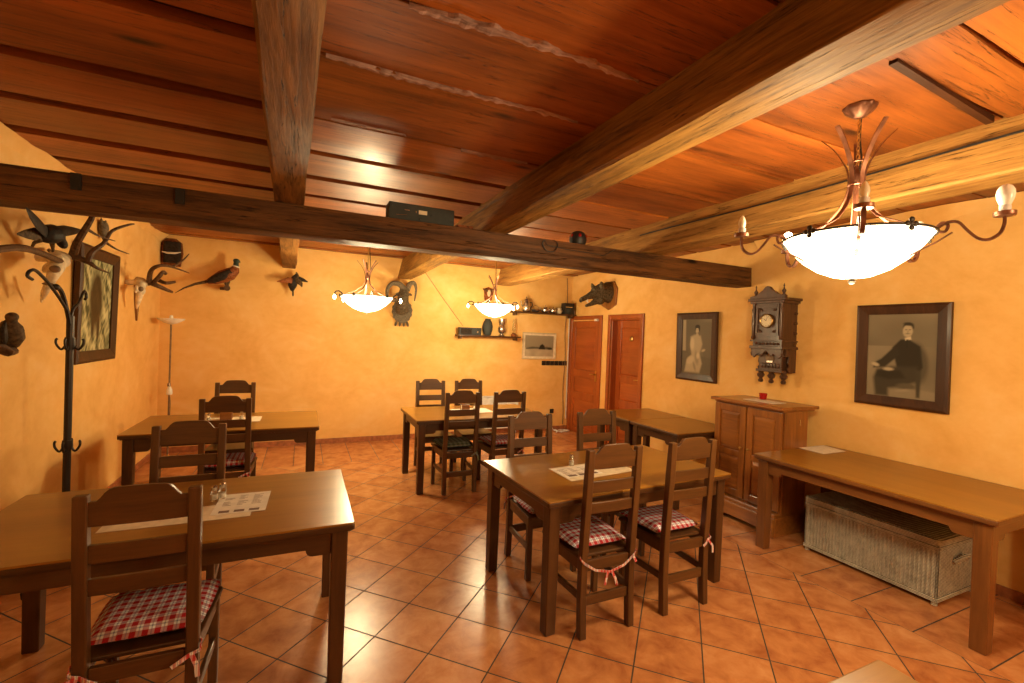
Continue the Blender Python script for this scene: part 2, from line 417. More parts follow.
# ceiling boards (with recessed dark gaps and rough bark strips)
def boards():
    m = MB(); cols = []
    ys = [-2.2, -1.66, -1.1, -.56, -.02, .45, .82, 1.04, 1.61, 2.07, 2.70, 3.24, 3.78, 4.30, 4.86, 5.41, 5.96, 6.5, 7.05, 7.25]
    bays = [(XL, -.1), (-.1, 1.5), (1.5, 3.12), (3.12, XR)]
    for bi, (x0, x1) in enumerate(bays):
        for j in range(len(ys)-1):
            g = .030 if (bi < 2 and ys[j] > 2.2) else (.024 if ys[j] > 2.2 else .006)
            if bi == 0: g = .055
            if bi == 1 and ys[j] > 3: g = .045
            a, b = ys[j]+g, ys[j+1]-(.05 if (bi == 0) else (g if ys[j+1] > 2.2 else .008))
            # wavy sawn edges
            n = 14; v0 = []; v1 = []
            for i in range(n+1):
                x = x0+(x1-x0)*i/n
                wa = .012*noise.noise(Vector((x*2, j*3.1+bi, 0))); wb = .012*noise.noise(Vector((x*2, j*3.1+bi, 5)))
                v0.append((x, a+wa)); v1.append((x, b+wb))
            t = random.uniform(.66, 1.2); tc = (t, t*random.uniform(.88, 1.08), t*random.uniform(.8, 1.05))
            nf = len(m.f); zz = ZC+random.uniform(-.004, .004)
            vs = []
            for (x, y), (x2, y2) in zip(v0, v1): vs += [(x, y, zz), (x2, y2, zz), (x2, y2, zz+.05), (x, y, zz+.05)]
            fs = []
            for i in range(n):
                for k in range(4): fs.append((i*4+k, i*4+(k+1) % 4, i*4+4+(k+1) % 4, i*4+4+k))
            m.add(vs, fs); cols += [tc]*(len(m.f)-nf)
    m.cur = 1; nf = len(m.f)
    m.box(XL-.15, XR+.15, YF-.15, YB+.15, ZC+.052, ZC+.14); cols += [(1, 1, 1)]*(len(m.f)-nf)
    o = struct('ceiling', m, [M['boards'], M['gap']], 'ceiling of orange-brown varnished boards')
    me = o.data; ca = me.color_attributes.new('Col', 'FLOAT_COLOR', 'CORNER')
    for p in me.polygons:
        for li in p.loop_indices: ca.data[li].color = (*cols[p.index], 1)
    return o
ceil = boards()
def bark(x0, x1, y, w, z=ZC-.010):
    m = MB(); n = int((x1-x0)/.012); vs = []; fs = []
    for i in range(n+1):
        x = x0+(x1-x0)*i/n; q = noise.noise(Vector((x*6, y, 1)))+.6*noise.noise(Vector((x*23, y, 4)))
        ww = max(.006, w*(.55+.75*q)); yy = y+.035*noise.noise(Vector((x*1.5, y, 3)))+.008*noise.noise(Vector((x*17, y, 8)))
        ww *= max(.06, min(1, i*.012/.12, (n-i)*.012/.25))
        zz = z-.012*abs(noise.noise(Vector((x*19, y, 7))))
        vs += [(x, yy-ww/2, ZC+.012), (x, yy-ww*.3, zz), (x, yy+ww*.3, zz+.006*noise.noise(Vector((x*31, 0, 0)))), (x, yy+ww/2, ZC+.012)]
    for i in range(n):
        for k in range(3): fs.append((i*4+k, i*4+k+1, i*4+5+k, i*4+4+k))
    m.add(vs, fs); obj('bark_edge', m, M['bark'], ceil)
bark(.05, 1.28, 2.07, .055); bark(.3, 1.30, 1.61, .075); bark(.85, 1.3, 2.70, .05); bark(.1, .5, 2.66, .03)
m = MB(); m.hexa([(2.07,1.015,ZC-.016),(2.98,1.05,ZC-.03),(2.98,1.08,ZC-.03),(2.07,1.045,ZC-.016),(2.07,1.015,ZC),(2.98,1.05,ZC),(2.98,1.08,ZC),(2.07,1.045,ZC)])
struct('trim_1', m, M['gap'], 'short dark batten nailed across the ceiling boards')

# beams
def beam(name, x0, x1, y0, y1, z0, z1, xt0, xt1, mat, label, axis='y', seed=0, wob=.008, z0b=None, dx=0):
    m = MB(); n = 40; vs = []; fs = []
    z0b = z0 if z0b is None else z0b
    for i in range(n+1):
        t = i/n; y = y0+(y1-y0)*t; zb = z0+(z0b-z0)*t
        def w(k): return wob*noise.noise(Vector((y*1.6+seed*9, k*5.3, seed)))
        sec = [(x0, zb+.012), (x0+.012, zb), (x1-.012, zb), (x1, zb+.012), (xt1, z1), (xt0, z1)]
        for k, (x, z) in enumerate(sec):
            X, Z = x+w(k)+dx*t, z+(w(k+10) if z < z1 else 0)
            vs.append((X, y, Z) if axis == 'y' else (y, X, Z))
    for i in range(n):
        for k in range(6): fs.append((i*6+k, i*6+(k+1) % 6, i*6+6+(k+1) % 6, i*6+6+k))
    fs += [tuple(range(6))[::-1], tuple(range(n*6, n*6+6))]
    m.add(vs, fs); return struct(name, m, mat, label, smooth=True)
beam('trim_2', 3.50, 3.70, XL-.02, XR-.02, 2.345, 2.552, 3.505, 3.69, M['beam_dark'], 'dark cross beam spanning the room under the ceiling beams', 'x', 1, .012)
beam('trim_3', -.06, .125, YF, YB, 2.57, ZC+.02, -.055, .115, wood('brown_beam_wood', (.045, .018, .005), (.32, .145, .032), 'y', 2.0, .6, .0, True, 1.0, spec=.22, crack=True), 'narrow ceiling beam over the left table', 'y', 2, .010, 2.545, -.25)
b3 = beam('trim_4', 1.36, 1.575, YF, YB, 2.585, ZC+.02, 1.43, 1.57, M['beam_y'], 'thick middle ceiling beam with golden underside', 'y', 3, .010, 2.53, -.05)
b4 = beam('trim_5', 2.99, 3.24, YF, YB, 2.56, ZC+.02, 3.05, 3.22, M['beam_light'], 'pale right ceiling beam with a cable along its side', 'y', 4, .012)
# mortise holes in the cross beam, their inner shade painted as black boxes
for px, py in ((76, 182), (180, 197)):
    p = onY(px, py, 3.497); m = MB(); m.box(p.x-.024, p.x+.024, 3.487, 3.52, p.z-.045, p.z+.05)
    obj('mortise_hole_shade', m, M['black'], bpy.data.objects['trim_2'])
# cable along right beam
m = MB(); pts = [(3.005+.004*sin(y*3), y, 2.735+.008*sin(y*2.3)) for y in [i*.15 for i in range(-4, 25)]]
m.tube(pts, .006, 6); tag(obj('cable', m, M['black'], smooth=True), 'thin black cable clipped along the side of the pale right ceiling beam', 'cable')

# baseboards
for nm, b in (('baseboard_back', (XL, XR, YB-.012, YB, 0, .075)), ('baseboard_left', (XL, XL+.012, YF, YB-.012, 0, .075)), ('baseboard_right', (XR-.012, XR, YF, D2[0]-.07, 0, .075))):
    m = MB(); m.box(*b); struct(nm, m, M['skirt'], bevel=.003)

# ------------------------------------------------------------------ doors
def door(nm, y0, y1, xleaf, label, sign):
    r = bpy.data.objects.new(nm, None); COL.objects.link(r); r.location = (XR, (y0+y1)/2, 0); r['kind'] = 'structure'; r['label'] = label
    w = (y1-y0)/2; t = .07
    m = MB(); m.box(-.03, .0, -w-t, -w, 0, DZ+t); m.box(-.03, .0, w, w+t, 0, DZ+t); m.box(-.03, .0, -w, w, DZ, DZ+t)
    if xleaf > .05:
        m.box(0, .15, -w, -w+.02, 0, DZ); m.box(0, .15, w-.02, w, 0, DZ); m.box(0, .15, -w, w, DZ-.02, DZ)
    obj('door_frame', m, M['door_z'], r, bevel=.006)
    m = MB(); g = .022 if xleaf > .05 else .003
    x0, x1 = xleaf, xleaf+.035; ww = w-g; zs = [(.10, .62), (.74, 1.02), (1.14, 1.92)]
    st = .10
    m.box(x0, x1, -ww, -ww+st, .005, DZ-.02); m.box(x0, x1, ww-st, ww, .005, DZ-.02)
    rails = [.005, .10, .62, .74, 1.02, 1.14, 1.90, DZ-.02]
    for a, b in ((0, 1), (2, 3), (4, 5), (6, 7)): m.box(x0, x1, -ww+st, ww-st, rails[a], rails[b])
    lf = obj('door_leaf', m, M['door_z'], r, bevel=.005)
    for a, b in ((1, 2), (3, 4), (5, 6)):
        m = MB(); y_0, y_1, z0, z1 = -ww+st, ww-st, rails[a], rails[b]; e = .03
        m.hexa([(x0+.006, y_0+e, z0+e), (x0+.006, y_1-e, z0+e), (x0+.006, y_1-e, z1-e), (x0+.006, y_0+e, z1-e), (x0+.014, y_0, z0), (x0+.014, y_1, z0), (x0+.014, y_1, z1), (x0+.014, y_0, z1)])
        m.box(x0+.014, x0+.03, y_0, y_1, z0, z1)
        obj('door_panel', m, M['door_y'], lf)
    m = MB(); hy = -ww+.05
    m.box(x0-.008, x0, hy-.018, hy+.018, .98, 1.16); m.tube([(x0-.005, hy, 1.1), (x0-.045, hy, 1.1), (x0-.05, hy+.03, 1.1), (x0-.05, hy+.11, 1.095)], .008, 8)
    obj('door_handle', m, M['brass'], lf, smooth=True)
    if sign:
        m = MB(); m.lathe([(.0001, x0-.012), (.03, x0-.011), (.04, x0-.004), (.04, x0)], 20, (0, -.02, 1.72), ax='x'); m.tube([(x0-.012, -.02+.018*cos(a/2), 1.72+.012*a-.03) for a in range(6)], .005, 6)
        obj('brass_emblem', m, M['brass'], lf, smooth=True)
    else:
        m = MB(); m.box(x0-.04, x0, -ww+.02, -ww+.10, DZ-.03, DZ+.01); obj('door_closer', m, M['white'], lf, bevel=.004)
door('door_1', D1[0], D1[1], -.018, 'reddish panelled door next to the room corner', False)
door('door_2', D2[0], D2[1], .10, 'reddish panelled door set back in its frame with a brass emblem', True)

# ------------------------------------------------------------------ tables
def make_table(L, W, label, loc, rz=0, fl=.075, top='x', hgt=.783, group='dark wooden dining tables', furn='furn'):
    t = thing('dining_table', label, 'table', loc, rz, group)
    m = MB(); l, w = L/2, W/2
    m.rbox(-l, l, -w, w, hgt-.010, hgt, .012); obj('tabletop', m, M['top_'+top], t, bevel=.004)
    m = MB(); m.rbox(-l+.001, l-.001, -w+.001, w-.001, hgt-.036, hgt-.010, .012); m.rbox(-l+.014, l-.014, -w+.014, w-.014, hgt-.046, hgt-.036, .01); obj('edge_moulding', m, M[furn+'_'+top], t, bevel=.004)
    ix, iy = l-.028, w-.028; zt = hgt-.046
    for sx in (-1, 1):
        for sy in (-1, 1):
            m = MB(); x1, y1 = sx*ix, sy*iy; x0, y0 = x1-sx*fl, y1-sy*fl; k = .004
            m.hexa([(min(x0,x1)+k, min(y0,y1)+k, 0), (max(x0,x1)-k, min(y0,y1)+k, 0), (max(x0,x1)-k, max(y0,y1)-k, 0), (min(x0,x1)+k, max(y0,y1)-k, 0),
                    (min(x0,x1), min(y0,y1), zt), (max(x0,x1), min(y0,y1), zt), (max(x0,x1), max(y0,y1), zt), (min(x0,x1), max(y0,y1), zt)])
            obj('leg', m, M[furn+'_z'], t, bevel=.006)
    def prof(a, z1=zt, dep=.075, br=.11, dd=.032):
        pts = [(-a, z1), (-a, z1-dep-dd), (-a+br-.03, z1-dep-dd)]
        for i in range(1, 5):
            q = i/4*PI/2; pts.append((-a+br-.03+.03*sin(q), z1-dep-dd*cos(q)))
        return pts + [(-x, z) for x, z in pts[::-1]]
    a = ix-fl
    for sy in (-1, 1):
        m = MB(); y = sy*(iy-.012); m.prism(prof(a), 'y', min(y, y-sy*.022), max(y, y-sy*.022)); obj('apron', m, M[furn+'_x'], t, bevel=.003)
    a = iy-fl
    for sx in (-1, 1):
        m = MB(); x = sx*(ix-.012); m.prism(prof(a), 'x', min(x, x-sx*.022), max(x, x-sx*.022)); obj('apron', m, M[furn+'_y'], t, bevel=.003)
    return t
T1 = make_table(1.53, .905, 'large dark table in the left foreground with a menu sheet and salt shakers', (-.515, 2.712, 0))
T2 = make_table(1.50, .91, 'dark table by the back wall in the left corner beside the floor lamp', (-.59, 5.06, 0))
T3 = make_table(1.53, .88, 'dark table by the back wall in the middle with two chairs on each long side', (1.855, 5.10, 0))
rz = math.radians(2.9)
T4 = make_table(1.53, .90, 'dark table in the centre foreground with four checked-cushion chairs', (1.262+.765*cos(rz)-.45*sin(rz), 2.183+.765*sin(rz)+.45*cos(rz), 0), rz)
T5 = make_table(1.50, 1.0, 'long dark table against the right wall above the wicker chest', (4.00, 1.885, 0), PI/2, .085, furn='red')
T6 = make_table(.74, .88, 'small square table against the right wall next to the tall cabinet', (3.86, 3.785, 0), PI/2, top='x')
T7 = make_table(.68, .88, 'small square table against the right wall nearest the doors', (3.86, 4.505, 0), PI/2, top='x')
T8 = make_table(1.5, .9, 'table of which only a corner shows at the bottom edge of the photo', (.83, .30, 0))

# ------------------------------------------------------------------ chairs
def make_chair(label, cush, loc, rz, ties='swag', group='ladder-back dining chairs'):
    t = thing('dining_chair', label, 'chair', loc, rz, group)
    hw, pw = .190, .043
    def yb(z): return .02 if z < .45 else .02-.035*(z-.45)/.62
    for s in (-1, 1):   # rear leg and post in one
        m = MB(); xs = sorted((s*hw, s*(hw-pw))); zz = [0, .22, .45, .66, .88, 1.08]; vs = []; fs = []
        for z in zz:
            y = yb(z)+(.0 if z > .0 else -.012); d = .022 if z < 1 else .018
            vs += [(xs[0], y-d, z), (xs[1], y-d, z), (xs[1], y+d, z), (xs[0], y+d, z)]
        for i in range(len(zz)-1):
            for k in range(4): fs.append((i*4+k, i*4+(k+1) % 4, i*4+4+(k+1) % 4, i*4+4+k))
        fs += [(3,2,1,0), tuple(len(vs)-4+i for i in range(4))]
        m.add(vs, fs); obj('rear_leg', m, M['furn_mid'], t, bevel=.005)
        m = MB(); x1 = s*.205; x0 = x1-s*.038; m.box(min(x0,x1), max(x0,x1), .375, .413, 0, .435); obj('front_leg', m, M['furn_mid'], t, bevel=.005)
        m = MB(); m.hexa([(s*.172-.009, .04, .205), (s*.172+.009, .04, .205), (s*.187+.009, .376, .205), (s*.187-.009, .376, .205), (s*.172-.009, .04, .245), (s*.172+.009, .04, .245), (s*.187+.009, .376, .245), (s*.187-.009, .376, .245)])
        obj('side_stretcher', m, M['furn_mid'], t, bevel=.003)
        m = MB(); m.hexa([(s*.170-.010, .04, .375), (s*.170+.010, .04, .375), (s*.187+.010, .376, .375), (s*.187-.010, .376, .375), (s*.170-.010, .04, .435), (s*.170+.010, .04, .435), (s*.187+.010, .376, .435), (s*.187-.010, .376, .435)])
        obj('seat_rail', m, M['furn_mid'], t, bevel=.003)
    m = MB(); m.box(-.167, .167, .385, .405, .375, .435); obj('seat_rail', m, M['furn_midx'], t, bevel=.003)
    m = MB(); m.box(-.145, .145, .008, .030, .375, .437); obj('seat_rail', m, M['furn_midx'], t, bevel=.003)
    m = MB(); m.box(-.145, .145, .008, .028, .178, .235); obj('rear_stretcher', m, M['furn_midx'], t, bevel=.003)
    m = MB(); m.prism([(-.184, .045), (.184, .045), (.215, .425), (.19, .435), (-.19, .435), (-.215, .425)], 'z', .436, .456); obj('seat', m, M['furn_y'], t, bevel=.006)
    # slats
    def rail(name, zb, zt, arch):
        n = 24; vs = []; fs = []; w = hw-pw+.004
        for i in range(n+1):
            x = -w+2*w*i/n; u = abs(x)/w
            if arch:
                if u > .80: zz = zt
                else:
                    q = (.80-u)/.80; zz = zt+.043*min(1, (1-(1-min(q/.38, 1))**2)) + .006*(1-(u/.8)**2)
            else: zz = zt
            bow = -.005*(1-u*u)
            for z in (zb, zz):
                y = yb(z)+bow; vs += [(x, y-.009, z), (x, y+.009, z)]
        for i in range(n):
            a, b = i*4, i*4+4
            fs += [(a, a+1, b+1, b), (a+2, b+2, b+3, a+3), (a, b, b+2, a+2), (a+1, a+3, b+3, b+1)]
        fs += [(0, 2, 3, 1), (n*4, n*4+1, n*4+3, n*4+2)]
        m = MB(); m.add(vs, fs); obj(name, m, M['furn_midx'], t, smooth=True, bevel=.002)
    rail('top_rail', .964, 1.055, True); rail('slat', .828, .896, False); rail('slat', .708, .771, False)
    if cush:
        m = MB(); nx = 12; vs = []; fs = []
        def cz(u, v):
            e = max(abs(u), abs(v)); return .030*(1-max(0, (e-.6)/.4)**2.2)+.004*noise.noise(Vector((u*2, v*2, loc[0])))
        P = lambda u, v: (u*(.190+.022*(v+1)/2)*(1-.04*v*v), .255+v*(.182)*(1-.03*u*u))
        for sgn in (1, -1):
            for i in range(nx+1):
                for j in range(nx+1):
                    u, v = -1+2*i/nx, -1+2*j/nx; x, y = P(u, v); h = cz(u, v)
                    vs.append((x, y, .487+h*(1.05 if sgn > 0 else -.95)))
        K = (nx+1)**2
        for i in range(nx):
            for j in range(nx):
                a = i*(nx+1)+j; fs.append((a, a+nx+1, a+nx+2, a+1)); fs.append((K+a, K+a+1, K+a+nx+2, K+a+nx+1))
        ring = [i*(nx+1) for i in range(nx+1)] + [nx*(nx+1)+j for j in range(1, nx+1)] + [i*(nx+1)+nx for i in range(nx-1, -1, -1)] + [j for j in range(nx-1, 0, -1)]
        for a, b in zip(ring, ring[1:]+ring[:1]): fs.append((a, b, K+b, K+a))
        m.add(vs, fs); c = obj('seat_cushion', m, M[cush], t, smooth=True)
        rib = M['ribbon'] if cush == 'gingham' else M[cush]
        def tie(*strips):
            for pts, wd, sd in strips:
                m = MB(); m.strip(pts, wd, .004, sd); obj('cushion_tie', m, rib, c)
        if ties == 'swag':
            tie(([(-.165, .07, .48), (-.197, .0, .455), (-.17, -.008, .43), (-.10, -.012, .385), (0, -.016, .362), (.10, -.012, .382), (.17, -.008, .425), (.197, .0, .445), (.165, .07, .48)], .013, (0, 0, 1)),
                ([(-.02, -.018, .365), (-.035, -.024, .33), (-.04, -.022, .295)], .016, (1, 0, 0)), ([(.01, -.018, .362), (.03, -.026, .32), (.045, -.022, .28)], .016, (1, 0, 0)),
                ([(.17, -.01, .42), (.182, -.02, .39)], .016, (1, 0, 0)))
        else:
            for s in ((-1, 1) if ties == 'bows' else (1,)):
                tie(([(s*.165, .07, .48), (s*.197, .02, .45), (s*.197, -.008, .435), (s*.165, -.012, .425)], .014, (0, 0, 1)),
                    ([(s*.165, -.012, .425), (s*.135, -.03, .415), (s*.11, -.03, .40)], .016, (0, 0, 1)),
                    ([(s*.17, -.012, .425), (s*.19, -.03, .39), (s*.195, -.03, .345)], .016, (1, 0, 0)))
                if s < 0: tie(([(s*.17, -.012, .425), (s*.23, -.03, .41), (s*.29, -.04, .385), (s*.32, -.04, .35)], .016, (0, 0, 1)))
    return t
# facing +Y (rear legs nearest the camera)
cA = make_chair('wooden chair at front left of the centre table, checked cushion tied with a hanging ribbon', 'gingham', (1.648, 2.13, 0), 0.0, 'swag')
cE = make_chair('nearest chair, large in the left foreground, checked cushion with loose ribbons', 'gingham', (-.528, 2.09, 0), 0.0, 'bows')
cB = make_chair('wooden chair at front right of the centre table, ribbon bow hanging at its right post', 'gingham', (2.258, 2.135, 0), 0.0, 'right')
cI = make_chair('wooden chair with green cushion in front of the middle back table', 'green_cloth', (1.555, 4.60, 0), 0, 'right')
cK = make_chair('wooden chair behind the middle back table, left of the pair against the wall', None, (1.512, 5.76, 0), PI)
def ch(src, x, y, rz, label): return dup(src, (x, y, 0), rz, label)
ch(cB, 1.655, 3.19, PI, 'wooden chair on the far left side of the centre table, facing the camera')
ch(cB, 2.295, 3.20, PI, 'wooden chair on the far right side of the centre table, facing the camera')
ch(cB, 2.095, 4.58, 0, 'wooden chair with red checked cushion in front of the middle back table')
ch(cK, 2.03, 5.76, PI, 'wooden chair behind the middle back table, right of the pair against the wall')
ch(cB, -.615, 3.33, PI, 'wooden chair on the far side of the large left foreground table')
ch(cE, -.58, 4.50, 0, 'wooden chair with checked cushion in front of the corner table')
ch(cK, -.655, 5.72, PI, 'wooden chair behind the corner table beside the back wall')

# ------------------------------------------------------------------ cabinet
cab = thing('cabinet', 'reddish wooden cabinet with two doors standing between tables by the right wall', 'cabinet', (4.1, 3.00, 0))
def cb(name, m, mat='cab_z', par=cab, **k): return obj(name, m, M[mat], par, **k)
m = MB(); m.box(-.20, .12, -.36, .385, .20, 1.115); cb('body', m, bevel=.004)
pts = [(-.40, 0), (-.40, .17), (.40, .17), (.40, 0), (.32, 0), (.27, .035), (.12, .045), (-.12, .045), (-.27, .035), (-.32, 0)]
m = MB(); pts = [(y*.9, z) for y, z in pts]; m.prism(pts, 'x', -.30, -.27); m.box(-.27, .18, -.36, -.33, 0, .17); m.box(-.27, .18, .33, .36, 0, .17); m.box(-.28, .17, -.355, .355, .165, .205)
cb('plinth', m, 'cab_y', bevel=.006)
m = MB(); m.box(-.27, .24, -.385, .395, 1.128, 1.158); m.box(-.235, .20, -.37, .37, 1.113, 1.129); cb('top_board', m, 'cab_y', bevel=.006)
for y0, y1, hy in ((-.345, .004, -.03), (.02, .372, .055)):
    m = MB(); s = .06; m.box(-.222, -.20, y0, y0+s, .215, 1.10); m.box(-.222, -.20, y1-s, y1, .215, 1.10)
    for z0, z1 in ((.215, .28), (.60, .66), (1.035, 1.10)): m.box(-.222, -.20, y0+s, y1-s, z0, z1)
    d = cb('door', m, bevel=.004)
    for z0, z1 in ((.28, .60), (.66, 1.035)):
        m = MB(); e = .03; m.hexa([(-.219, y0+s+e, z0+e), (-.219, y1-s-e, z0+e), (-.219, y1-s-e, z1-e), (-.219, y0+s+e, z1-e), (-.206, y0+s, z0), (-.206, y1-s, z0), (-.206, y1-s, z1), (-.206, y0+s, z1)])
        cb('door_panel', m, 'cab_y', d)
    m = MB(); m.lathe([(.001, -.245), (.012, -.243), (.013, -.235), (.006, -.226), (.009, -.221)], 12, (0, hy, .70), ax='x'); cb('knob', m, 'brass', d, smooth=True)
m = MB(); m.box(.0, .012, -.364, -.361, .985, 1.04); cb('hinge_strip', m, 'steel')
# red cup on a doily
m = MB(); m.rbox(-.10, .10, -.16, .16, 0, .003, .01); o = obj('paper_doily', m, M['paper_white'], loc=(4.08, 2.98, 1.1585)); tag(o, 'pale paper mat lying on top of the cabinet', 'mat')
m = MB(); m.lathe([(.022, 0), (.030, .004), (.036, .05), (.038, .062), (.034, .062), (.028, .01), (.001, .009)], 20); o = obj('tealight_cup', m, M['red_glass'], loc=(4.17, 3.06, 1.1618), smooth=True); tag(o, 'small red glass candle cup on top of the cabinet', 'cup')

# ------------------------------------------------------------------ wicker chest
wc = thing('wicker_chest', 'long grey wicker chest with lid pushed under the right wall table', 'chest', (4.145, 1.975, 0))
hx, hy = .255, .435
m = MB(); m.box(-hx, hx, -hy, hy, .03, .385)
def ribs(m, hx, hy, z0, z1, r, st):
    k = int(2*hy/st)
    for i in range(k+1):
        y = -hy+2*hy*i/k
        for x in (-hx, hx): m.tube([(x, y, z0), (x, y, z1)], r, 6)
    k = int(2*hx/st)
    for i in range(k+1):
        x = -hx+2*hx*i/k
        for y in (-hy, hy): m.tube([(x, y, z0), (x, y, z1)], r, 6)
ribs(m, hx, hy, .035, .38, .0085, .0245)
obj('basket_body', m, M['wicker'], wc)
m = MB()
for z in (.035, .38):
    for q in range(2):
        e = .006
        pts = [(-hx-e, -hy-e, z+q*.012), (hx+e, -hy-e, z+q*.012), (hx+e, hy+e, z+q*.012), (-hx-e, hy+e, z+q*.012), (-hx-e, -hy-e, z+q*.012)]
        for a, b in zip(pts, pts[1:]): m.tube([a, b], .009, 6)
obj('braided_rim', m, M['wicker'], wc, smooth=True)
for sx in (-1, 1):
    for sy in (-1, 1):
        m = MB(); m.tube([(sx*(hx-.012), sy*(hy-.012), 0), (sx*(hx-.012), sy*(hy-.012), .40)], .018, 10); obj('corner_post', m, M['wicker'], wc, smooth=True)
m = MB(); m.rbox(-hx-.016, hx+.016, -hy-.016, hy+.016, .405, .445, .03)
k = int(2*hy/.02)
for i in range(k+1):
    y = -hy+2*hy*i/k; m.tube([(-hx, y, .446), (hx, y, .446)], .006, 6)
obj('lid', m, M['wicker'], wc, bevel=.012)
for s in (-1, 1):
    m = MB(); pts = [(-.065+.13*i/10, s*(hy+.014+.045*sin(PI*i/10)), .27+.055*sin(PI*i/10)) for i in range(11)]; m.tube(pts, .017, 8)
    pts = [(-.065+.13*i/10, s*(hy+.01), .28-.03*sin(PI*i/10)) for i in range(11)]; m.tube(pts, .009, 8)
    obj('handle', m, M['wicker'], wc, smooth=True)

# ------------------------------------------------------------------ papers and table ware
def sheet(name, pts, z, mat, label, cat, thick=.0012):
    c = sum((Vector((p[0], p[1], 0)) for p in pts), Vector())/len(pts)
    m = MB(); m.prism([(p[0]-c.x, p[1]-c.y) for p in pts], 'z', 0, thick)
    return tag(obj(name, m, mat, loc=(c.x, c.y, z)), label, cat)
Z = .7835
def rect(cx, cy, w, d, a):
    return [(cx+x*cos(a)-y*sin(a), cy+x*sin(a)+y*cos(a)) for x, y in ((-w/2,-d/2),(w/2,-d/2),(w/2,d/2),(-w/2,d/2))]
def menu(cx, cy, w, d, a, z, label):
    t = thing('menu_sheet', label, 'menu', (cx, cy, z), a)
    m = MB(); m.box(-w/2, w/2, -d/2, d/2, 0, .0012); obj('paper', m, M['paper_white'], t)
    m = MB()
    for c in range(3):
        x0 = -w/2+.03+c*(w-.04)/3; x1 = x0+(w-.04)/3-.02
        for r in range(9):
            if random.random() < .85: m.box(x0, x0+(x1-x0)*random.uniform(.5, 1), d/2-.04-r*.017, d/2-.036-r*.017, .0012, .0016)
        m.box(x0, x1, -d/2+.015, -d/2+.045, .0012, .0016)
    obj('print', m, M['ink'], t); return t
sheet('place_mat', rect(-.50, 2.60, .58, .20, .0), Z, M['paper'], 'long cream paper mat under the shakers on the large left foreground table', 'mat')
menu(-.262, 2.70, .235, .29, -.03, Z+.0014, 'white printed menu sheet on the large left foreground table')
sheet('place_mat', [(1.575, 2.75), (1.585, 2.465), (2.15, 2.53), (2.16, 2.81)], Z, M['paper'], 'cream paper mat in the middle of the centre foreground table', 'mat')
menu(1.735, 2.64, .30, .21, .06, Z+.0014, 'printed menu sheet on the left part of the centre foreground table')
sheet('paper_sheet', [(4.106, 2.64), (4.46, 2.64), (4.42, 2.42), (4.10, 2.42)], Z, M['paper_white'], 'blank white sheet lying on the long table against the right wall', 'paper')
sheet('place_mat', rect(-.60, 5.12, .48, .28, .0), Z, M['paper'], 'cream paper mat on the corner table by the floor lamp', 'mat')
sheet('place_mat', rect(1.86, 5.14, .46, .30, .0), Z, M['paper_white'], 'white paper mat on the middle back table', 'mat')
def shaker(x, y, z, label, h=.075):
    t = thing('salt_shaker', label, 'shaker', (x, y, z))
    m = MB(); m.lathe([(.016, 0), (.019, .004), (.017, h*.55), (.013, h*.7)], 14); obj('glass_body', m, M['glass'], t, smooth=True)
    m = MB(); m.lathe([(.014, h*.7), (.0145, h*.92), (.010, h), (.001, h+.001)], 14); obj('metal_cap', m, M['steel'], t, smooth=True)
    m = MB(); m.lathe([(.013, .004), (.014, h*.4)], 12); obj('contents', m, M['paper_white'], t, smooth=True)
shaker(-.40, 2.78, Z+.0014, 'glass shaker with metal cap, the left one on the large left foreground table')
shaker(-.367, 2.80, Z+.0014, 'glass shaker with metal cap, the right one on the large left foreground table', .082)
shaker(1.775, 2.77, Z+.0014, 'glass shaker at the left end of the centre table mat', .08)
shaker(1.95, 2.77, Z+.0014, 'glass shaker seen through the chair back on the centre table', .06)
shaker(1.995, 2.78, Z+.0014, 'second glass shaker seen through the chair back on the centre table', .06)
def caddy(x, y, z, label):
    t = thing('napkin_holder', label, 'napkin holder', (x, y, z))
    m = MB(); m.box(-.05, .05, -.03, .03, 0, .008)
    for s in (-1, 1): m.box(-.05, .05, s*.028-.003, s*.028+.003, 0, .07)
    obj('holder', m, M['cab_x'], t, bevel=.002)
    m = MB(); m.box(-.045, .045, -.02, .02, .008, .062); obj('napkins', m, M['paper'], t)
caddy(2.08, 2.76, Z+.0014, 'small wooden napkin holder on the centre foreground table')
caddy(-.66, 5.15, Z+.0014, 'small napkin holder on the corner table mat')
shaker(-.53, 5.13, Z+.0014, 'glass shaker on the corner table mat', .09)
shaker(-.80, 5.13, Z+.0, 'glass shaker at the left of the corner table mat', .07)
caddy(1.78, 5.16, Z+.0014, 'small napkin holder on the middle back table mat')
shaker(1.90, 5.16, Z+.0014, 'glass shaker on the middle back table mat', .07)

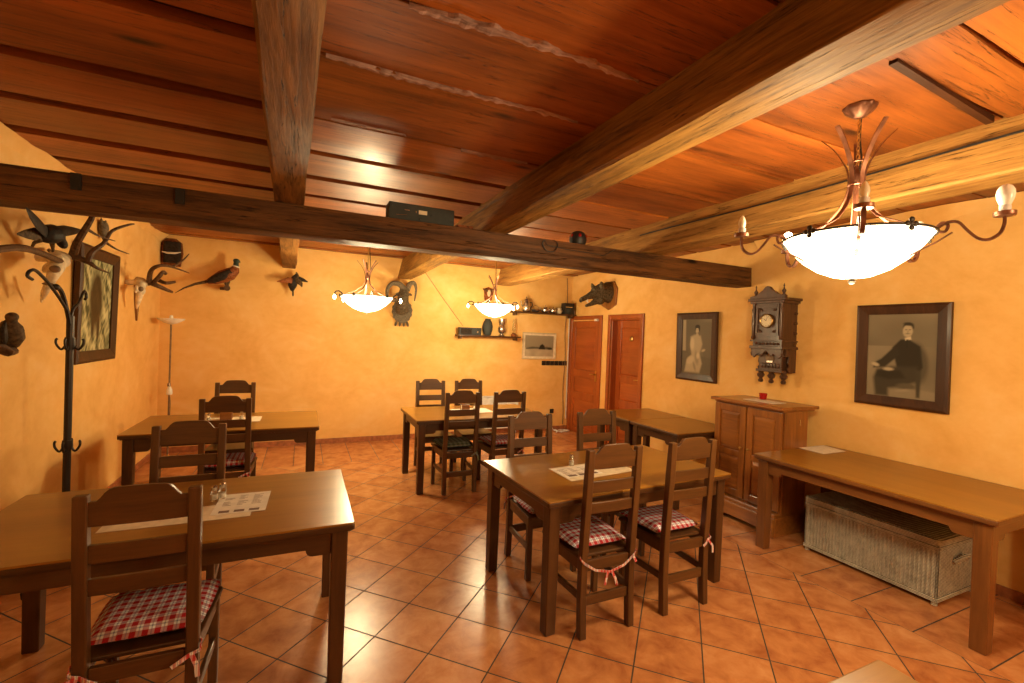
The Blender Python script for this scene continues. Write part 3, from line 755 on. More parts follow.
# ------------------------------------------------------------------ chandeliers
def lamp_body(t, k, small, arm_angles, kr=1.0, rc=.556, lit=(), kd=1.0):
    # local origin at bowl rim centre
    m = MB(); pr = [(.001, -.21), (.03, -.209), (.10, -.196), (.18, -.165), (.255, -.115), (.315, -.055), (.355, -.002), (.362, .004), (.352, .006), (.31, -.048), (.25, -.105), (.175, -.155), (.10, -.184), (.03, -.197), (.001, -.198)]; pr = [(r, z*kd) for r, z in pr]
    m.lathe([(r*k*kr, z*k) for r, z in pr], 48, cap=False); obj('glass_bowl', m, M['bowl'], t, smooth=True)
    m = MB(); m.lathe([(r*k, (z+.21-.21*kd)*k) for r, z in ((.001, -.235), (.012, -.232), (.016, -.222), (.008, -.214), (.03, -.208), (.03, -.203))], 16); obj('finial', m, M['iron'], t, smooth=True)
    # rim band
    m = MB(); n = 48
    m.tube([(.366*kr*k*cos(2*PI*i/n), .366*kr*k*sin(2*PI*i/n), .002) for i in range(n+1)], .0055*k, 6, cap=False); rb = obj('rim_band', m, M['iron'], t, smooth=True)
    for a in arm_angles:
        b = a+PI/len(arm_angles); m = MB(); c = Vector((.372*kr*k*cos(b), .372*kr*k*sin(b), .002)); tx = Vector((-sin(b), cos(b), 0)); up = Vector((0, 0, 1)); nn = Vector((cos(b), sin(b), 0))
        for dx, dz in ((.017, 0), (-.017, 0), (0, .017), (0, -.017), (0, 0)):
            m.ell(c+tx*dx*k+up*dz*k, (.006*k, .012*k, .012*k), nn, 10, 6)
        obj('quatrefoil', m, M['iron'], rb, smooth=True)
    # stem + hub
    m = MB(); m.lathe([(.001, .02*k), (.02*k, .03*k), (.012*k, .06*k), (.009*k, .28*k), (.016*k, .30*k), (.010*k, .32*k), (.006*k, .345*k), (.001, .35*k)], 12); obj('stem', m, M['copper'], t, smooth=True)
    m = MB()
    m.tube([(.032*k*cos(2*PI*i/16), .032*k*sin(2*PI*i/16), .255*k) for i in range(17)], .005*k, 6, cap=False)
    m.tube([(.036*k*cos(2*PI*i/16), .036*k*sin(2*PI*i/16), .36*k) for i in range(17)], .004*k, 6, cap=False); obj('collar_ring', m, M['copper'], t, smooth=True)
    for a in arm_angles:
        a2 = a+PI/5; m = MB(); d = Vector((cos(a2), sin(a2), 0)); side = Vector((-sin(a2), cos(a2), 0)); up = Vector((0, 0, 1))
        pts = [(.358*kr, .004), (.26*kr, .04), (.17*kr, .075), (.10*kr+.01, .12), (.055, .17), (.034, .23), (.032, .29), (.042, .34), (.07, .40), (.105, .455), (.150, .505)]
        m.strip(sm([d*(r*k)+up*(z*k) for r, z in pts]), .020*k, .004, side)
        obj('flared_strap', m, M['copper'], t)
    for i, a in enumerate(arm_angles):
        d = Vector((cos(a), sin(a), 0)); up = Vector((0, 0, 1)); P = lambda r, z: d*((r*kr if r <= .355 else .355*kr+(r-.355)*(rc-.355*kr)/(.201))*k)+up*(z*k)
        m = MB()
        if not small:
            ra = .355
            m.tube(sm([P(ra, .0), P(.375, .025), P(.395, .012), P(.388, -.012), P(.37, -.012)]), .006, 6)
            S = [(.37, -.01), (.395, -.035), (.425, -.028), (.43, 0), (.41, .022)]
            m.strip(sm([P(r, z) for r, z in ((.355, .0), (.39, .022), (.425, .020), (.455, -.02), (.485, -.055), (.515, -.065), (.545, -.045), (.556, -.01), (.556, .022))]), .017, .010, (-sin(a), cos(a), 0))
            arm = obj('arm', m, M['copper'], t, smooth=True)
            m = MB(); m.strip([P(r, z) for r, z in ((.41, -.02), (.36, -.055), (.29, -.085), (.24, -.11))], .014, .004, (-sin(a), cos(a), 0)); obj('lower_strap', m, M['copper'], arm)
            c = P(.556, .018)
            m = MB(); m.lathe([(.010, .0), (.031, .003), (.033, .006), (.033, .020), (.030, .020), (.028, .010), (.001, .010)], 24, c); obj('drip_cup', m, M['copper'], arm, smooth=True)
            if i in lit: bm_, h0, fat = M['bulb_lit'], .030, 1
            elif i in (0, 4): bm_, h0, fat = M['opal'], .034, 1
            else: bm_, h0, fat = M['bulb_clear'], .034, 0
            m = MB(); m.lathe([(.017, .010), (.0175, h0+.008), (.015, h0+.012), (.001, h0+.012)], 16, c); obj('candle_sleeve', m, M['sleeve'], arm, smooth=True)
            q = [(.0165, 0), (.019, .008), (.0255, .026), (.028, .042), (.0255, .060), (.018, .074), (.008, .081), (.001, .083)] if fat else [(.013, 0), (.0145, .008), (.0175, .022), (.0165, .036), (.011, .052), (.005, .062), (.001, .065)]
            m = MB(); m.lathe([(r, h0+.011+z) for r, z in q], 18, c); obj('bulb', m, bm_, arm, smooth=True)
        else:
            m.tube([P(r, z) for r, z in ((.345, .0), (.37, .03), (.40, .048), (.435, .04), (.452, .015), (.44, -.005), (.42, -.002))], .009*k, 6)
            m.ell(P(.375, -.008), (.03*k, .010*k, .012*k), d); arm = obj('arm', m, M['iron'], t, smooth=True)
            m = MB(); m.lathe([(r, -z) for r, z in [(.007, 0), (.010, .008), (.015, .022), (.016, .030), (.010, .044), (.001, .052)]], 12, P(.452, -.005)); obj('bulb', m, M['bulb_lit'], arm, smooth=True)
def hang(t, zrim, k, zc=ZC):
    h = zc-zrim
    m = MB(); m.lathe([(.001, h-.055), (.02, h-.052), (.03, h-.045), (.058, h-.02), (.066, h-.008), (.066, h-.001)], 40, scal=lambda a, j: 1+.05*sin(9*a)*(j > 2)); obj('ceiling_canopy', m, M['copper'], t, smooth=True)
    m = MB(); z0 = .34*k; n = max(4, int((h-.05-z0)/.018))
    for i in range(n):
        z = z0+(h-.05-z0)*(i+.5)/n; vx = i % 2
        m.tube([((.006*cos(q) if vx else 0), (0 if vx else .006*cos(q)), z+.012*sin(q)) for q in [2*PI*j/8 for j in range(9)]], .0022, 5, cap=False)
    obj('chain', m, M['brass'], t, smooth=True)
    m = MB(); m.tube([(.012, 0, h-.05), (.016, .004, (h+z0)/2), (.03, .0, z0+.05), (.02, 0, z0), (.012, 0, z0-.05)], .004, 6); obj('cord', m, M['black'], t, smooth=True)
CH = (2.352, 1.297, 2.218)
big = thing('chandelier', 'large five-armed copper chandelier with glowing white glass bowl, right foreground', 'chandelier', CH)
angs = [math.radians(68+72*k) for k in range(5)]     # 68: back-left(787), 140: left, 212: front, 284: right, 356: back-right
order = [3, 4, 0, 1, 2]
angs = [angs[i] for i in order]                       # index 0 = right, 1 = back-right, 2 = back-left (lit), 3 = left, 4 = front
angs = [angs[0], angs[2], angs[3], angs[4], angs[1]]  # 0 right, 1 back-left lit, 2 left, 3 front, 4 back-right
lamp_body(big, 1.0, False, angs, kr=.80, rc=.485, lit=(1,), kd=.90); hang(big, CH[2], 1.0)
def zrim(px, py, Y): return onY(px, py, Y)
p1 = onY(367, 297, 5.35); p2 = onY(494.5, 305, 5.95)
f1 = thing('chandelier', 'small glowing bowl chandelier hanging at back left of the ram head', 'chandelier', p1, group='small bowl chandeliers')
sa = [math.radians(200+72*k) for k in range(5)]
sm_k = .80
lamp_body(f1, sm_k, True, sa, rc=.58); hang(f1, p1.z, sm_k)
f2 = dup(f1, p2, .6, 'small glowing bowl chandelier hanging in front of the wall shelves', skip=('ceiling_canopy', 'chain', 'cord')); hang(f2, p2.z, sm_k)

def plight(loc, e, r=.06, c=LAMP, spec=1.0):
    l = bpy.data.lights.new('bulb_light', 'POINT'); l.energy = e; l.color = c; l.shadow_soft_size = r; l.specular_factor = .4
    o = bpy.data.objects.new('bulb_light', l); COL.objects.link(o); o.location = loc; return o
E_BIG, E_SM = 50, 62
plight((CH[0], CH[1], CH[2]+.03), E_BIG*.42, .10)
plight((CH[0], CH[1], CH[2]-.30), E_BIG*1.2, .14)
for p in (p1, p2):
    plight((p.x, p.y, p.z+.03), E_SM*.5, .08); plight((p.x, p.y, p.z-.25), E_SM*(1 if p is p1 else .8), .12)
# unseen behind the camera: one light for an inferred lamp, one weak added fill
plight((2.5, -1.0, 2.2), 85, .2)
plight((-.9, -1.0, 1.9), 5, .2)

# ------------------------------------------------------------------ pictures
def picture(name, W, Hh, fw, label, cat, loc, rz, img, tilt=0, fmat=None, depth=.035, mount=0, smat=None):
    """faces local -Y; origin at bottom centre against the wall (y=0), thickness toward -Y"""
    t = thing(name, label, cat, loc, rz); t.rotation_euler = (tilt, 0, rz)
    m = MB(); w, h = W/2, Hh
    O = [(-w, 0), (w, 0), (w, h), (-w, h)]; I = [(-w+fw, fw), (w-fw, fw), (w-fw, h-fw), (-w+fw, h-fw)]
    ds = [(O, 0), (O, -depth*.8), ([(a*(1-.0)+(b-a)*.25, c+(d-c)*.25) for (a, c), (b, d) in zip(O, I)], -depth), (I, -depth*.55), (I, -.004)]
    vs = []; fs = []
    for ring, y in ds: vs += [(x, y, z) for x, z in ring]
    for i in range(len(ds)-1):
        for k in range(4): fs.append((i*4+k, i*4+(k+1) % 4, i*4+4+(k+1) % 4, i*4+4+k))
    m.add(vs, fs); obj('picture_frame', m, fmat or M['frame'], t)
    if mount:
        m = MB(); m.box(-w+fw, w-fw, -.008, -.003, fw, h-fw); obj('mount', m, M['paper'], t)
    a, b = -w+fw+mount, w-fw-mount; c, d = fw+mount, h-fw-mount
    nx = 72; nz = int(nx*(d-c)/(b-a)); vs = []; fs = []; cols = []
    for j in range(nz+1):
        for i in range(nx+1):
            u, v = i/nx, j/nz; vs.append((a+(b-a)*u, -.012, c+(d-c)*v)); cols.append(img(u, v))
    for j in range(nz):
        for i in range(nx): q = j*(nx+1)+i; fs.append((q, q+1, q+nx+2, q+nx+1))
    m = MB(); m.add(vs, fs); o = obj('print', m, M['print'], t)
    ca = o.data.color_attributes.new('Col', 'FLOAT_COLOR', 'POINT')
    for i, cc in enumerate(cols): ca.data[i].color = (*cc, 1)
    return t
def lay(base, shapes, u, v, asp):
    c = base(u, v) if callable(base) else base
    for s in shapes:
        kind, col, soft = s[0], s[1], s[2]
        if kind == 'e':
            cx, cy, rx, ry, rot = s[3]; x, y = (u-cx), (v-cy)*asp; q = math.radians(rot)
            X = (x*cos(q)+y*sin(q))/rx; Y = (-x*sin(q)+y*cos(q))/ry; d = (math.sqrt(X*X+Y*Y)-1)*min(rx, ry)
        else:
            pts = s[3]; ins = False; d = 9
            for i in range(len(pts)):
                x1, y1 = pts[i]; x2, y2 = pts[i-1]
                if (y1 > v) != (y2 > v) and u < (x2-x1)*(v-y1)/(y2-y1)+x1: ins = not ins
                ex, ey = x2-x1, (y2-y1)*asp; px_, py_ = u-x1, (v-y1)*asp; L = ex*ex+ey*ey
                tt = max(0, min(1, (px_*ex+py_*ey)/L)); d = min(d, math.hypot(px_-tt*ex, py_-tt*ey))
            d = -d if ins else d
        a = max(0, min(1, .5-d/soft)); c = tuple(c[k]*(1-a)+col[k]*a for k in range(3))
    return c
def sep(x): return (x*1.0, x*.80, x*.52)
def img_man(u, v):
    base = lambda u, v: sep(.10+.12*v+.04*noise.noise(Vector((u*3, v*3, 1)))) if v > .62 else sep(.26-.08*u+.03*noise.noise(Vector((u*4, v*4, 2))))
    S = [('p', sep(.24), .03, [(0, .16), (1, .10), (1, 0), (0, 0)]),
         ('e', sep(.09), .06, (.74, .42, .15, .30, 5)),                       # chair back
         ('p', sep(.035), .03, [(.38, .60), (.50, .70), (.62, .70), (.78, .62), (.82, .38), (.72, .22), (.50, .22), (.44, .40)]),   # jacket
         ('p', sep(.04), .03, [(.42, .62), (.50, .52), (.28, .36), (.10, .34), (.10, .40), (.22, .46)]),                     # arm
         ('p', sep(.055), .06, [(.16, .33), (.36, .37), (.74, .38), (.78, .22), (.56, .13), (.34, .10), (.34, 0), (.14, 0), (.10, .22)]), ('p', sep(.035), .05, [(.16, .31), (.50, .33), (.58, .24), (.34, .21), (.14, .24)]),                               # legs
         ('e', sep(.10), .03, (.60, .14, .14, .05, 0)), ('p', sep(.06), .03, [(.72, .34), (.80, .34), (.79, .02), (.74, .02)]), ('e', sep(.30), .03, (.56, .09, .09, .018, 10)),
         ('e', sep(.05), .02, (.605, .845, .078, .070, 0)), ('e', sep(.42), .02, (.595, .80, .070, .095, 0)),
         ('e', sep(.04), .02, (.60, .882, .066, .026, -6)), ('p', sep(.60), .015, [(.555, .715), (.64, .735), (.65, .70), (.57, .685)]), ('p', sep(.03), .015, [(.58, .70), (.61, .70), (.60, .60), (.575, .60)]),
         ('e', sep(.12), .012, (.572, .815, .016, .008, 0)), ('e', sep(.12), .012, (.625, .815, .016, .008, 0)), ('e', sep(.14), .014, (.595, .768, .03, .008, 0)), ('e', sep(.28), .012, (.597, .79, .01, .02, 0)),
         ('e', sep(.45), .02, (.13, .385, .06, .028, -15)), ('e', sep(.42), .02, (.33, .335, .075, .025, 0))]
    return lay(base, S, u, v, 1.3)
def img_lady(u, v):
    base = lambda u, v: sep(.11+.10*u+.03*noise.noise(Vector((u*3, v*3, 1))))
    S = [('p', sep(.36), .04, [(.02, 1), (.12, 1), (.14, .42), (.02, .42)]), ('p', sep(.16), .05, [(.62, .95), (.98, .95), (.98, .05), (.80, .05)]), ('p', sep(.14), .05, [(0, .40), (1, .30), (1, 0), (0, 0)]),
         ('p', sep(.42), .06, [(.30, .68), (.44, .72), (.64, .70), (.70, .55), (.62, .38), (.70, .20), (.62, .03), (.10, .03), (.16, .20), (.34, .36), (.30, .50)]),
         ('e', sep(.55), .05, (.36, .55, .07, .16, 0)), ('e', sep(.50), .05, (.30, .25, .14, .10, 30)), ('e', sep(.30), .04, (.52, .30, .06, .18, 10)), ('e', sep(.55), .04, (.56, .34, .05, .08, 0)), ('e', sep(.28), .03, (.45, .14, .04, .12, 20)),
         ('e', sep(.05), .03, (.53, .83, .085, .09, 0)), ('e', sep(.48), .02, (.52, .795, .050, .075, 0)), ('e', sep(.04), .02, (.53, .87, .08, .045, 0)), ('p', sep(.42), .02, [(.49, .74), (.56, .74), (.58, .68), (.47, .68)]),
         ('e', sep(.16), .012, (.50, .81, .012, .006, 0)), ('e', sep(.16), .012, (.54, .81, .012, .006, 0)), ('e', sep(.2), .012, (.52, .765, .018, .006, 0)), ('e', sep(.46), .03, (.74, .44, .06, .03, 20))]
    return lay(base, S, u, v, 1.45)
def img_boar(u, v):
    n = noise.noise(Vector((u*11+v*5, v*6, 1)))+.8*noise.noise(Vector((u*26-v*16, v*12, 4)))
    def g(cx, cy, rx, ry): return max(0, min(1, 1.6-math.hypot((u-cx)/rx, (v-cy)/ry)*1.2+.25*n))
    k = max(0, min(1, .5+1.0*n)); b = max(g(.48, .55, .20, .30), g(.50, .70, .14, .16), .9*g(.40, .28, .05, .16), .9*g(.58, .27, .05, .17))
    c = (.08+.50*k, .08+.45*k, .03+.25*k); b = min(1, b*1.4); q = .5+.5*n; d = (.045+.05*q, .028+.03*q, .010+.012*q)
    return tuple(c[i]*(1-b)+d[i]*b for i in range(3))
def img_snow(u, v):
    base = lambda u, v: sep(.26+.06*v) if v > .42 else sep(.44+.1*noise.noise(Vector((u*5, v*5, 0))))
    S = [('p', sep(.10), .04, [(.02, .40), (.25, .46), (.50, .44), (.75, .47), (.97, .42), (.97, .33), (.70, .34), (.40, .36), (.04, .34)]), ('p', sep(.03), .03, [(.48, .34), (.52, .52), (.60, .60), (.68, .52), (.70, .34)]), ('e', sep(.04), .03, (.86, .38, .08, .04, 0))]
    return lay(base, S, u, v, .75)
picture('framed_portrait', .65, .86, .085, 'framed sepia portrait of a seated man in a dark suit, right wall', 'picture', (XR-.004, 2.085, 1.225), -PI/2+0, img_man, .02)
picture('framed_portrait', .64, .86, .085, 'framed sepia portrait of a seated woman in a pale dress, right wall', 'picture', (XR-.004, 4.24, 1.220), -PI/2, img_lady, .02)
picture('framed_painting', .84, .99, .10, 'large dark-framed picture of a boar in tall grass on the left wall', 'picture', (XL+.004, 5.20, 1.335), PI/2, img_boar, .02, depth=.045)
pa, pb = onY(523, 332, 7.23), onY(555.5, 359.5, 7.23)
picture('framed_print', pb.x-pa.x, pa.z-pb.z, .018, 'small pale-framed snowy landscape print under the upper shelf', 'picture', ((pa.x+pb.x)/2, YB-.004, pb.z), 0, img_snow, 0, M['frame_pale'], .02, .035)

# ------------------------------------------------------------------ wall clock
ck = thing('wall_clock', 'ornate carved dark wooden wall clock with a round cream dial', 'clock', (XR, 3.14, 1.33))
D = -.24; w = .163
m = MB(); m.box(D+.02, 0, -w, w, .36, .84); cc_ = obj('case', m, M['clock'], ck, bevel=.006)
for bx_ in ((D-.005, -w-.02, w+.02, .335, .365), (D-.005, -w-.015, w+.015, .41, .425), (D-.02, -w-.045, w+.045, .825, .85), (D-.01, -w-.025, w+.025, .80, .825)):
    m = MB(); m.box(bx_[0], 0, *bx_[1:]); obj('moulding', m, M['clock'], ck, bevel=.004)
pts = [(-w-.03, .85), (-w-.03, .875), (-.12, .885), (-.09, .91), (-.05, .935), (-.025, .965), (0, .975), (.025, .965), (.05, .935), (.09, .91), (.12, .885), (w+.03, .875), (w+.03, .85)]
m = MB(); m.prism(pts, 'x', D-.01, D+.03); obj('crest', m, M['clock'], ck, bevel=.004)
for y in (-w+.01, w-.01):
    m = MB(); m.lathe([(.018, .85), (.020, .865), (.009, .872), (.018, .89), (.020, .905), (.008, .92), (.005, .94), (.009, .95), (.001, .975)], 12, (D+.03, y, .02)); obj('finial', m, M['clock'], ck, smooth=True)
    m = MB(); m.lathe([(.010, .43), (.017, .45), (.010, .47), (.013, .56), (.016, .62), (.012, .70), (.018, .73), (.010, .76), (.015, .80)], 12, (D+.005, y+(.0), 0)); obj('column', m, M['clock'], ck, smooth=True)
    m = MB(); m.lathe([(.001, -.06), (.008, -.05), (.015, -.03), (.008, -.01), (.012, .02)], 10, (D+.02, y*1.08, .315)); obj('drop_finial', m, M['clock'], ck, smooth=True)
m = MB(); m.lathe([(.001, D-.004), (.060, D-.004), (.060, D+.01)], 32, (0, 0, .62), ax='x'); di = obj('dial', m, M['dial'], ck)
m = MB(); m.lathe([(.060, D-.006), (.066, D-.014), (.072, D-.006), (.072, D+.012)], 32, (0, 0, .62), ax='x', cap=False); obj('bezel', m, M['brass'], di, smooth=True)
m = MB()
for i in range(12):
    a = i*PI/6; m.tube([(D-.006, .046*sin(a), .62+.046*cos(a)), (D-.006, .055*sin(a), .62+.055*cos(a))], .002, 5)
m.tube([(D-.008, 0, .62), (D-.008, .025, .64)], .0022, 5); m.tube([(D-.008, 0, .62), (D-.008, -.012, .66)], .0018, 5); obj('hands_and_numerals', m, M['black'], di)
m = MB(); m.box(D+.004, D+.02, -.11, .11, .47, .50); m.box(D+.004, D+.02, -.125, -.105, .47, .79); m.box(D+.004, D+.02, .105, .125, .47, .79); m.box(D+.004, D+.02, -.11, .11, .755, .79)
for i in range(7):
    y = -.12+.04*i; m.ell((D+.012, y, .388), (.014, .014, .012), (0, 0, 1), 8, 6)
for sy in (-1, 1):
    for sz in (.515, .735): m.ell((D+.012, sy*.078, sz), (.020, .020, .01), (0, 1, sy), 8, 6)
obj('carving', m, M['clock'], ck, smooth=True)
# lower apron with scalloped edge, recessed box and drops
pts = [(-w, .345), (-w, .27), (-.14, .24), (-.11, .27), (-.08, .285), (-.05, .265), (-.02, .30), (0, .315), (.02, .30), (.05, .265), (.08, .285), (.11, .27), (.14, .24), (w, .27), (w, .345)]
m = MB(); m.prism(pts, 'x', D+.01, D+.035); obj('scalloped_apron', m, M['clock'], ck, bevel=.003)
m = MB(); m.box(-.16, 0, -.125, .125, .12, .345); m.box(-.18, 0, -.145, .145, .10, .125); m.box(-.155, 0, -w, w, .26, .345)
for i in range(6): m.ell((-.165, -.09+.036*i, .165), (.012, .014, .03), (1, 0, 0), 8, 6)
obj('lower_case', m, M['clock'], ck, bevel=.004)
m = MB(); m.lathe([(.001, -.172), (.045, -.171), (.048, -.16)], 24, (0, 0, .245), ax='x'); obj('pendulum_disc', m, M['bone_dark'], ck)
m = MB(); m.box(-.172, -.160, -.035, .03, .195, .215); obj('plate', m, M['steel'], ck)
for y, x in ((-.125, -.12), (0, -.13), (.125, -.12)):
    m = MB(); m.lathe([(.001, -.115), (.018, -.108), (.024, -.09), (.012, -.07), (.030, -.05), (.034, -.03), (.020, -.01), (.028, .005), (.022, .02)], 14, (x, y, .095), scal=lambda a, j: 1+.12*sin(6*a)); obj('drop_finial', m, M['clock'], ck, smooth=True)
for s in (-1, 1):   # side ears
    pts = [(.10, 0), (.10, -.10), (.14, -.125), (.17, -.10), (.20, -.12), (.30, -.10), (.33, -.13), (.345, -.10), (.345, 0)]
    m = MB(); m.prism([(x, z) for z, x in [(a, b) for a, b in pts]][:0] or [(b, a) for a, b in pts], 'y', s*(w-.005)-.008, s*(w-.005)+.008); obj('side_bracket', m, M['clock'], ck, bevel=.002)
    m = MB()
    for i, z in enumerate((.40, .50, .60, .70, .80)): m.ell((-.03, s*w, z), (.02, .016, .03), (0, 0, 1), 8, 6)
    obj('side_carving', m, M['clock'], ck, smooth=True)

# ------------------------------------------------------------------ shelves
def shelf(x0, x1, z, label):
    m = MB(); m.box(x0, x1, 7.05, YB, z-.025, z); m.box(x0+.05, x0+.07, 7.09, YB, z-.07, z-.025); m.box(x1-.07, x1-.05, 7.09, YB, z-.07, z-.025)
    return tag(obj('wall_shelf', m, M['furn_x'], bevel=.003), label, 'shelf')
SL = 1.690; SU = 2.128
shelf(2.28, 3.40, SL, 'lower dark wooden wall shelf on the back wall'); shelf(3.26, 4.50, SU, 'upper dark wooden wall shelf reaching the room corner')
r = thing('radio', 'small black radio at the left end of the lower wall shelf', 'radio', (2.49, 7.14, SL))
m = MB(); m.box(-.19, .19, -.06, .06, .0, .12); obj('casing', m, M['black'], r, bevel=.006)
m = MB(); m.box(-.17, .02, -.064, -.06, .015, .105); obj('speaker_grille', m, M['fur_dark'], r)
m = MB(); m.lathe([(.001, -.075), (.016, -.074), (.018, -.06)], 14, (.12, 0, .05), ax='y'); obj('knob', m, M['steel'], r, smooth=True)
def pot(name, prof, mat, loc, label, cat, extra=None, n=20):
    t = thing(name, label, cat, loc); m = MB(); m.lathe(prof, n); obj('body', m, mat, t, smooth=True)
    for nm, mm, mt in (extra or []): obj(nm, mm, mt, t, smooth=True)
    return t
pot('vase', [(.045, 0), (.06, .01), (.085, .10), (.088, .16), (.07, .23), (.045, .265), (.05, .28), (.04, .28), (.04, .265)], M['grey_face'], (2.81, 7.14, SL), 'dark egg-shaped vase on the lower wall shelf', 'vase')
pot('glass_jug', [(.05, 0), (.055, .01), (.03, .035), (.065, .08), (.07, .13), (.045, .18), (.06, .23), (.062, .29), (.058, .29), (.056, .23)], M['steel'], (3.07, 7.14, SL), 'silvery waisted glass jug on the lower wall shelf', 'jug')
m2 = MB(); m2.lathe([(.022, .05), (.030, .10), (.024, .20), (.018, .30), (.016, .30), (.020, .20), (.026, .10)], 16)
pot('oil_lamp', [(.045, 0), (.05, .01), (.05, .035), (.03, .045), (.03, .06)], M['feather_red'], (3.30, 7.14, SL), 'slender glass-chimney oil lamp on the right end of the lower shelf', 'lamp', [('glass_chimney', m2, M['glass'])])
def tubeM(path, r): q = MB(); q.tube(path, r, 8); return q
def latM(prof, n=18): q = MB(); q.lathe(prof, n); return q
pot('coffee_pot', [(.06, 0), (.065, .01), (.075, .06), (.065, .14), (.05, .19), (.055, .20)], M['steel'], (3.52, 7.14, SU), 'tall silver coffee pot on the left of the upper shelf', 'pot',
    [('lid', latM([(.055, .20), (.04, .22), (.015, .235), (.01, .25), (.016, .262), (.001, .27)]), M['steel']), ('handle', tubeM([(.06, 0, .17), (.11, 0, .17), (.12, 0, .12), (.07, 0, .05)], .008), M['black']), ('spout', tubeM([(-.06, 0, .08), (-.09, 0, .12), (-.11, 0, .19)], .012), M['steel'])])
pot('sugar_bowl', [(.04, 0), (.07, .02), (.085, .05), (.08, .055), (.06, .03)], M['steel'], (3.705, 7.14, SU), 'low silver bowl with hoop handle on the upper shelf', 'bowl', [('hoop_handle', tubeM([(.08*cos(PI*i/8), 0, .05+.07*sin(PI*i/8)) for i in range(9)], .004), M['steel'])])
pot('teapot', [(.04, 0), (.07, .03), (.075, .06), (.05, .095), (.045, .10)], M['steel'], (3.90, 7.14, SU), 'round silver teapot in the middle of the upper shelf', 'teapot',
    [('lid', latM([(.045, .10), (.02, .115), (.008, .12), (.012, .135), (.001, .14)]), M['steel']), ('spout', tubeM([(-.06, 0, .04), (-.09, 0, .06), (-.105, 0, .10)], .009), M['steel']), ('handle', tubeM([(.06, 0, .08), (.10, 0, .08), (.10, 0, .04), (.065, 0, .03)], .006), M['steel'])])
pot('lidded_pot', [(.04, 0), (.055, .02), (.06, .07), (.05, .09), (.02, .105), (.01, .12), (.001, .122)], M['steel'], (4.06, 7.14, SU), 'squat silver lidded pot on the upper shelf', 'pot', [('handle', tubeM([(.055, 0, .07), (.085, 0, .06), (.06, 0, .025)], .005), M['steel'])])
pot('cream_jug', [(.03, 0), (.045, .02), (.05, .05), (.035, .08), (.045, .10), (.042, .10), (.03, .08)], M['bone'], (4.19, 7.14, SU), 'small pale cream jug next to the black speaker on the upper shelf', 'jug', [('handle', tubeM([(.04, 0, .08), (.07, 0, .06), (.045, 0, .025)], .005), M['bone'])])
r = thing('loudspeaker', 'small black speaker box at the right end of the upper shelf', 'speaker', (4.36, 7.13, SU))
m = MB(); m.box(-.10, .10, -.07, .07, 0, .20); obj('casing', m, M['black'], r, bevel=.005)
m = MB(); m.box(-.09, .05, -.075, -.07, .12, .135); obj('trim_strip', m, M['steel'], r)
m = MB(); m.lathe([(.001, -.078), (.05, -.074), (.055, -.07)], 20, (-.01, 0, .06), ax='y'); obj('cone', m, M['grey_face'], r, smooth=True)
p = onX(571.5, 313, XR-.03); m = MB(); m.box(-.03, .03, -.05, .05, -.04, .04); tag(obj('junction_box', m, M['white'], loc=(XR-.0305, 7.19, p.z), bevel=.006), 'small white junction box above the left door corner', 'box')

# sockets row
pA, pB = onY(541.5, 363, YB), onY(566.5, 364, YB)
t = thing('socket_strip', 'row of six dark square sockets on the back wall under the small print', 'socket', (pA.x, YB, pA.z))
n = 6; st = (pB.x-pA.x)/n
for i in range(n):
    m = MB(); x = st*(i+.5); q = st*.46; m.box(x-q, x+q, -.012, 0, -q, q); s_ = obj('socket', m, M['fur_dark'], t, bevel=.004)
    m = MB(); m.lathe([(.001, -.006), (q*.55, -.009), (q*.6, -.014), (q*.6, -.011)], 14, (x, 0, 0), ax='y'); obj('socket_ring', m, M['bone_dark'], s_, smooth=True)
p = onY(551.5, 411, YB); t = thing('wall_socket', 'single dark socket with plug low on the back wall', 'socket', (p.x, YB, p.z))
m = MB(); m.box(-.04, .04, -.012, 0, -.04, .04); obj('socket_plate', m, M['black'], t, bevel=.004)
m = MB(); m.lathe([(.001, -.05), (.018, -.048), (.02, -.012)], 12, ax='y'); obj('plug', m, M['black'], t, smooth=True)
m = MB(); m.tube([(4.40+.012*sin(z*6), YB-.012, z) for z in [2.80-.1*i for i in range(28)]], .006, 6); tag(obj('wall_cable', m, M['bone_dark'], smooth=True), 'long vertical cable running down the back wall beside the corner', 'cable')
m = MB(); m.tube([(4.47, YB-.012, z) for z in [2.10-.1*i for i in range(20)]], .009, 6); tag(obj('wall_cable', m, M['white'], smooth=True), 'pale cable conduit in the room corner beside the left door', 'cable')
m = MB(); q = [Vector((4.28+.16*cos(i*.9)*(1-i*.02), 7.05+.07*sin(i*1.3), .012+.012*(i % 3))) for i in range(16)]; m.tube(q, .009, 6); m.tube([(4.13, 7.22, .30), (4.12, 7.20, .12), (4.16, 7.12, .02), (4.3, 7.08, .015)], .006, 6)
tag(obj('cable_coil', m, M['white'], smooth=True), 'tangle of pale cable on the floor in the corner beside the left door', 'cable')
a, b = onY(425, 272, YB-.01), onY(463, 326, YB-.01)
m = MB(); m.tube([a, (a+b)/2+Vector((0, 0, -.01)), b], .004, 6); tag(obj('antenna_wire', m, M['bone_dark'], smooth=True), 'thin wire slanting down the back wall to the black radio', 'cable')

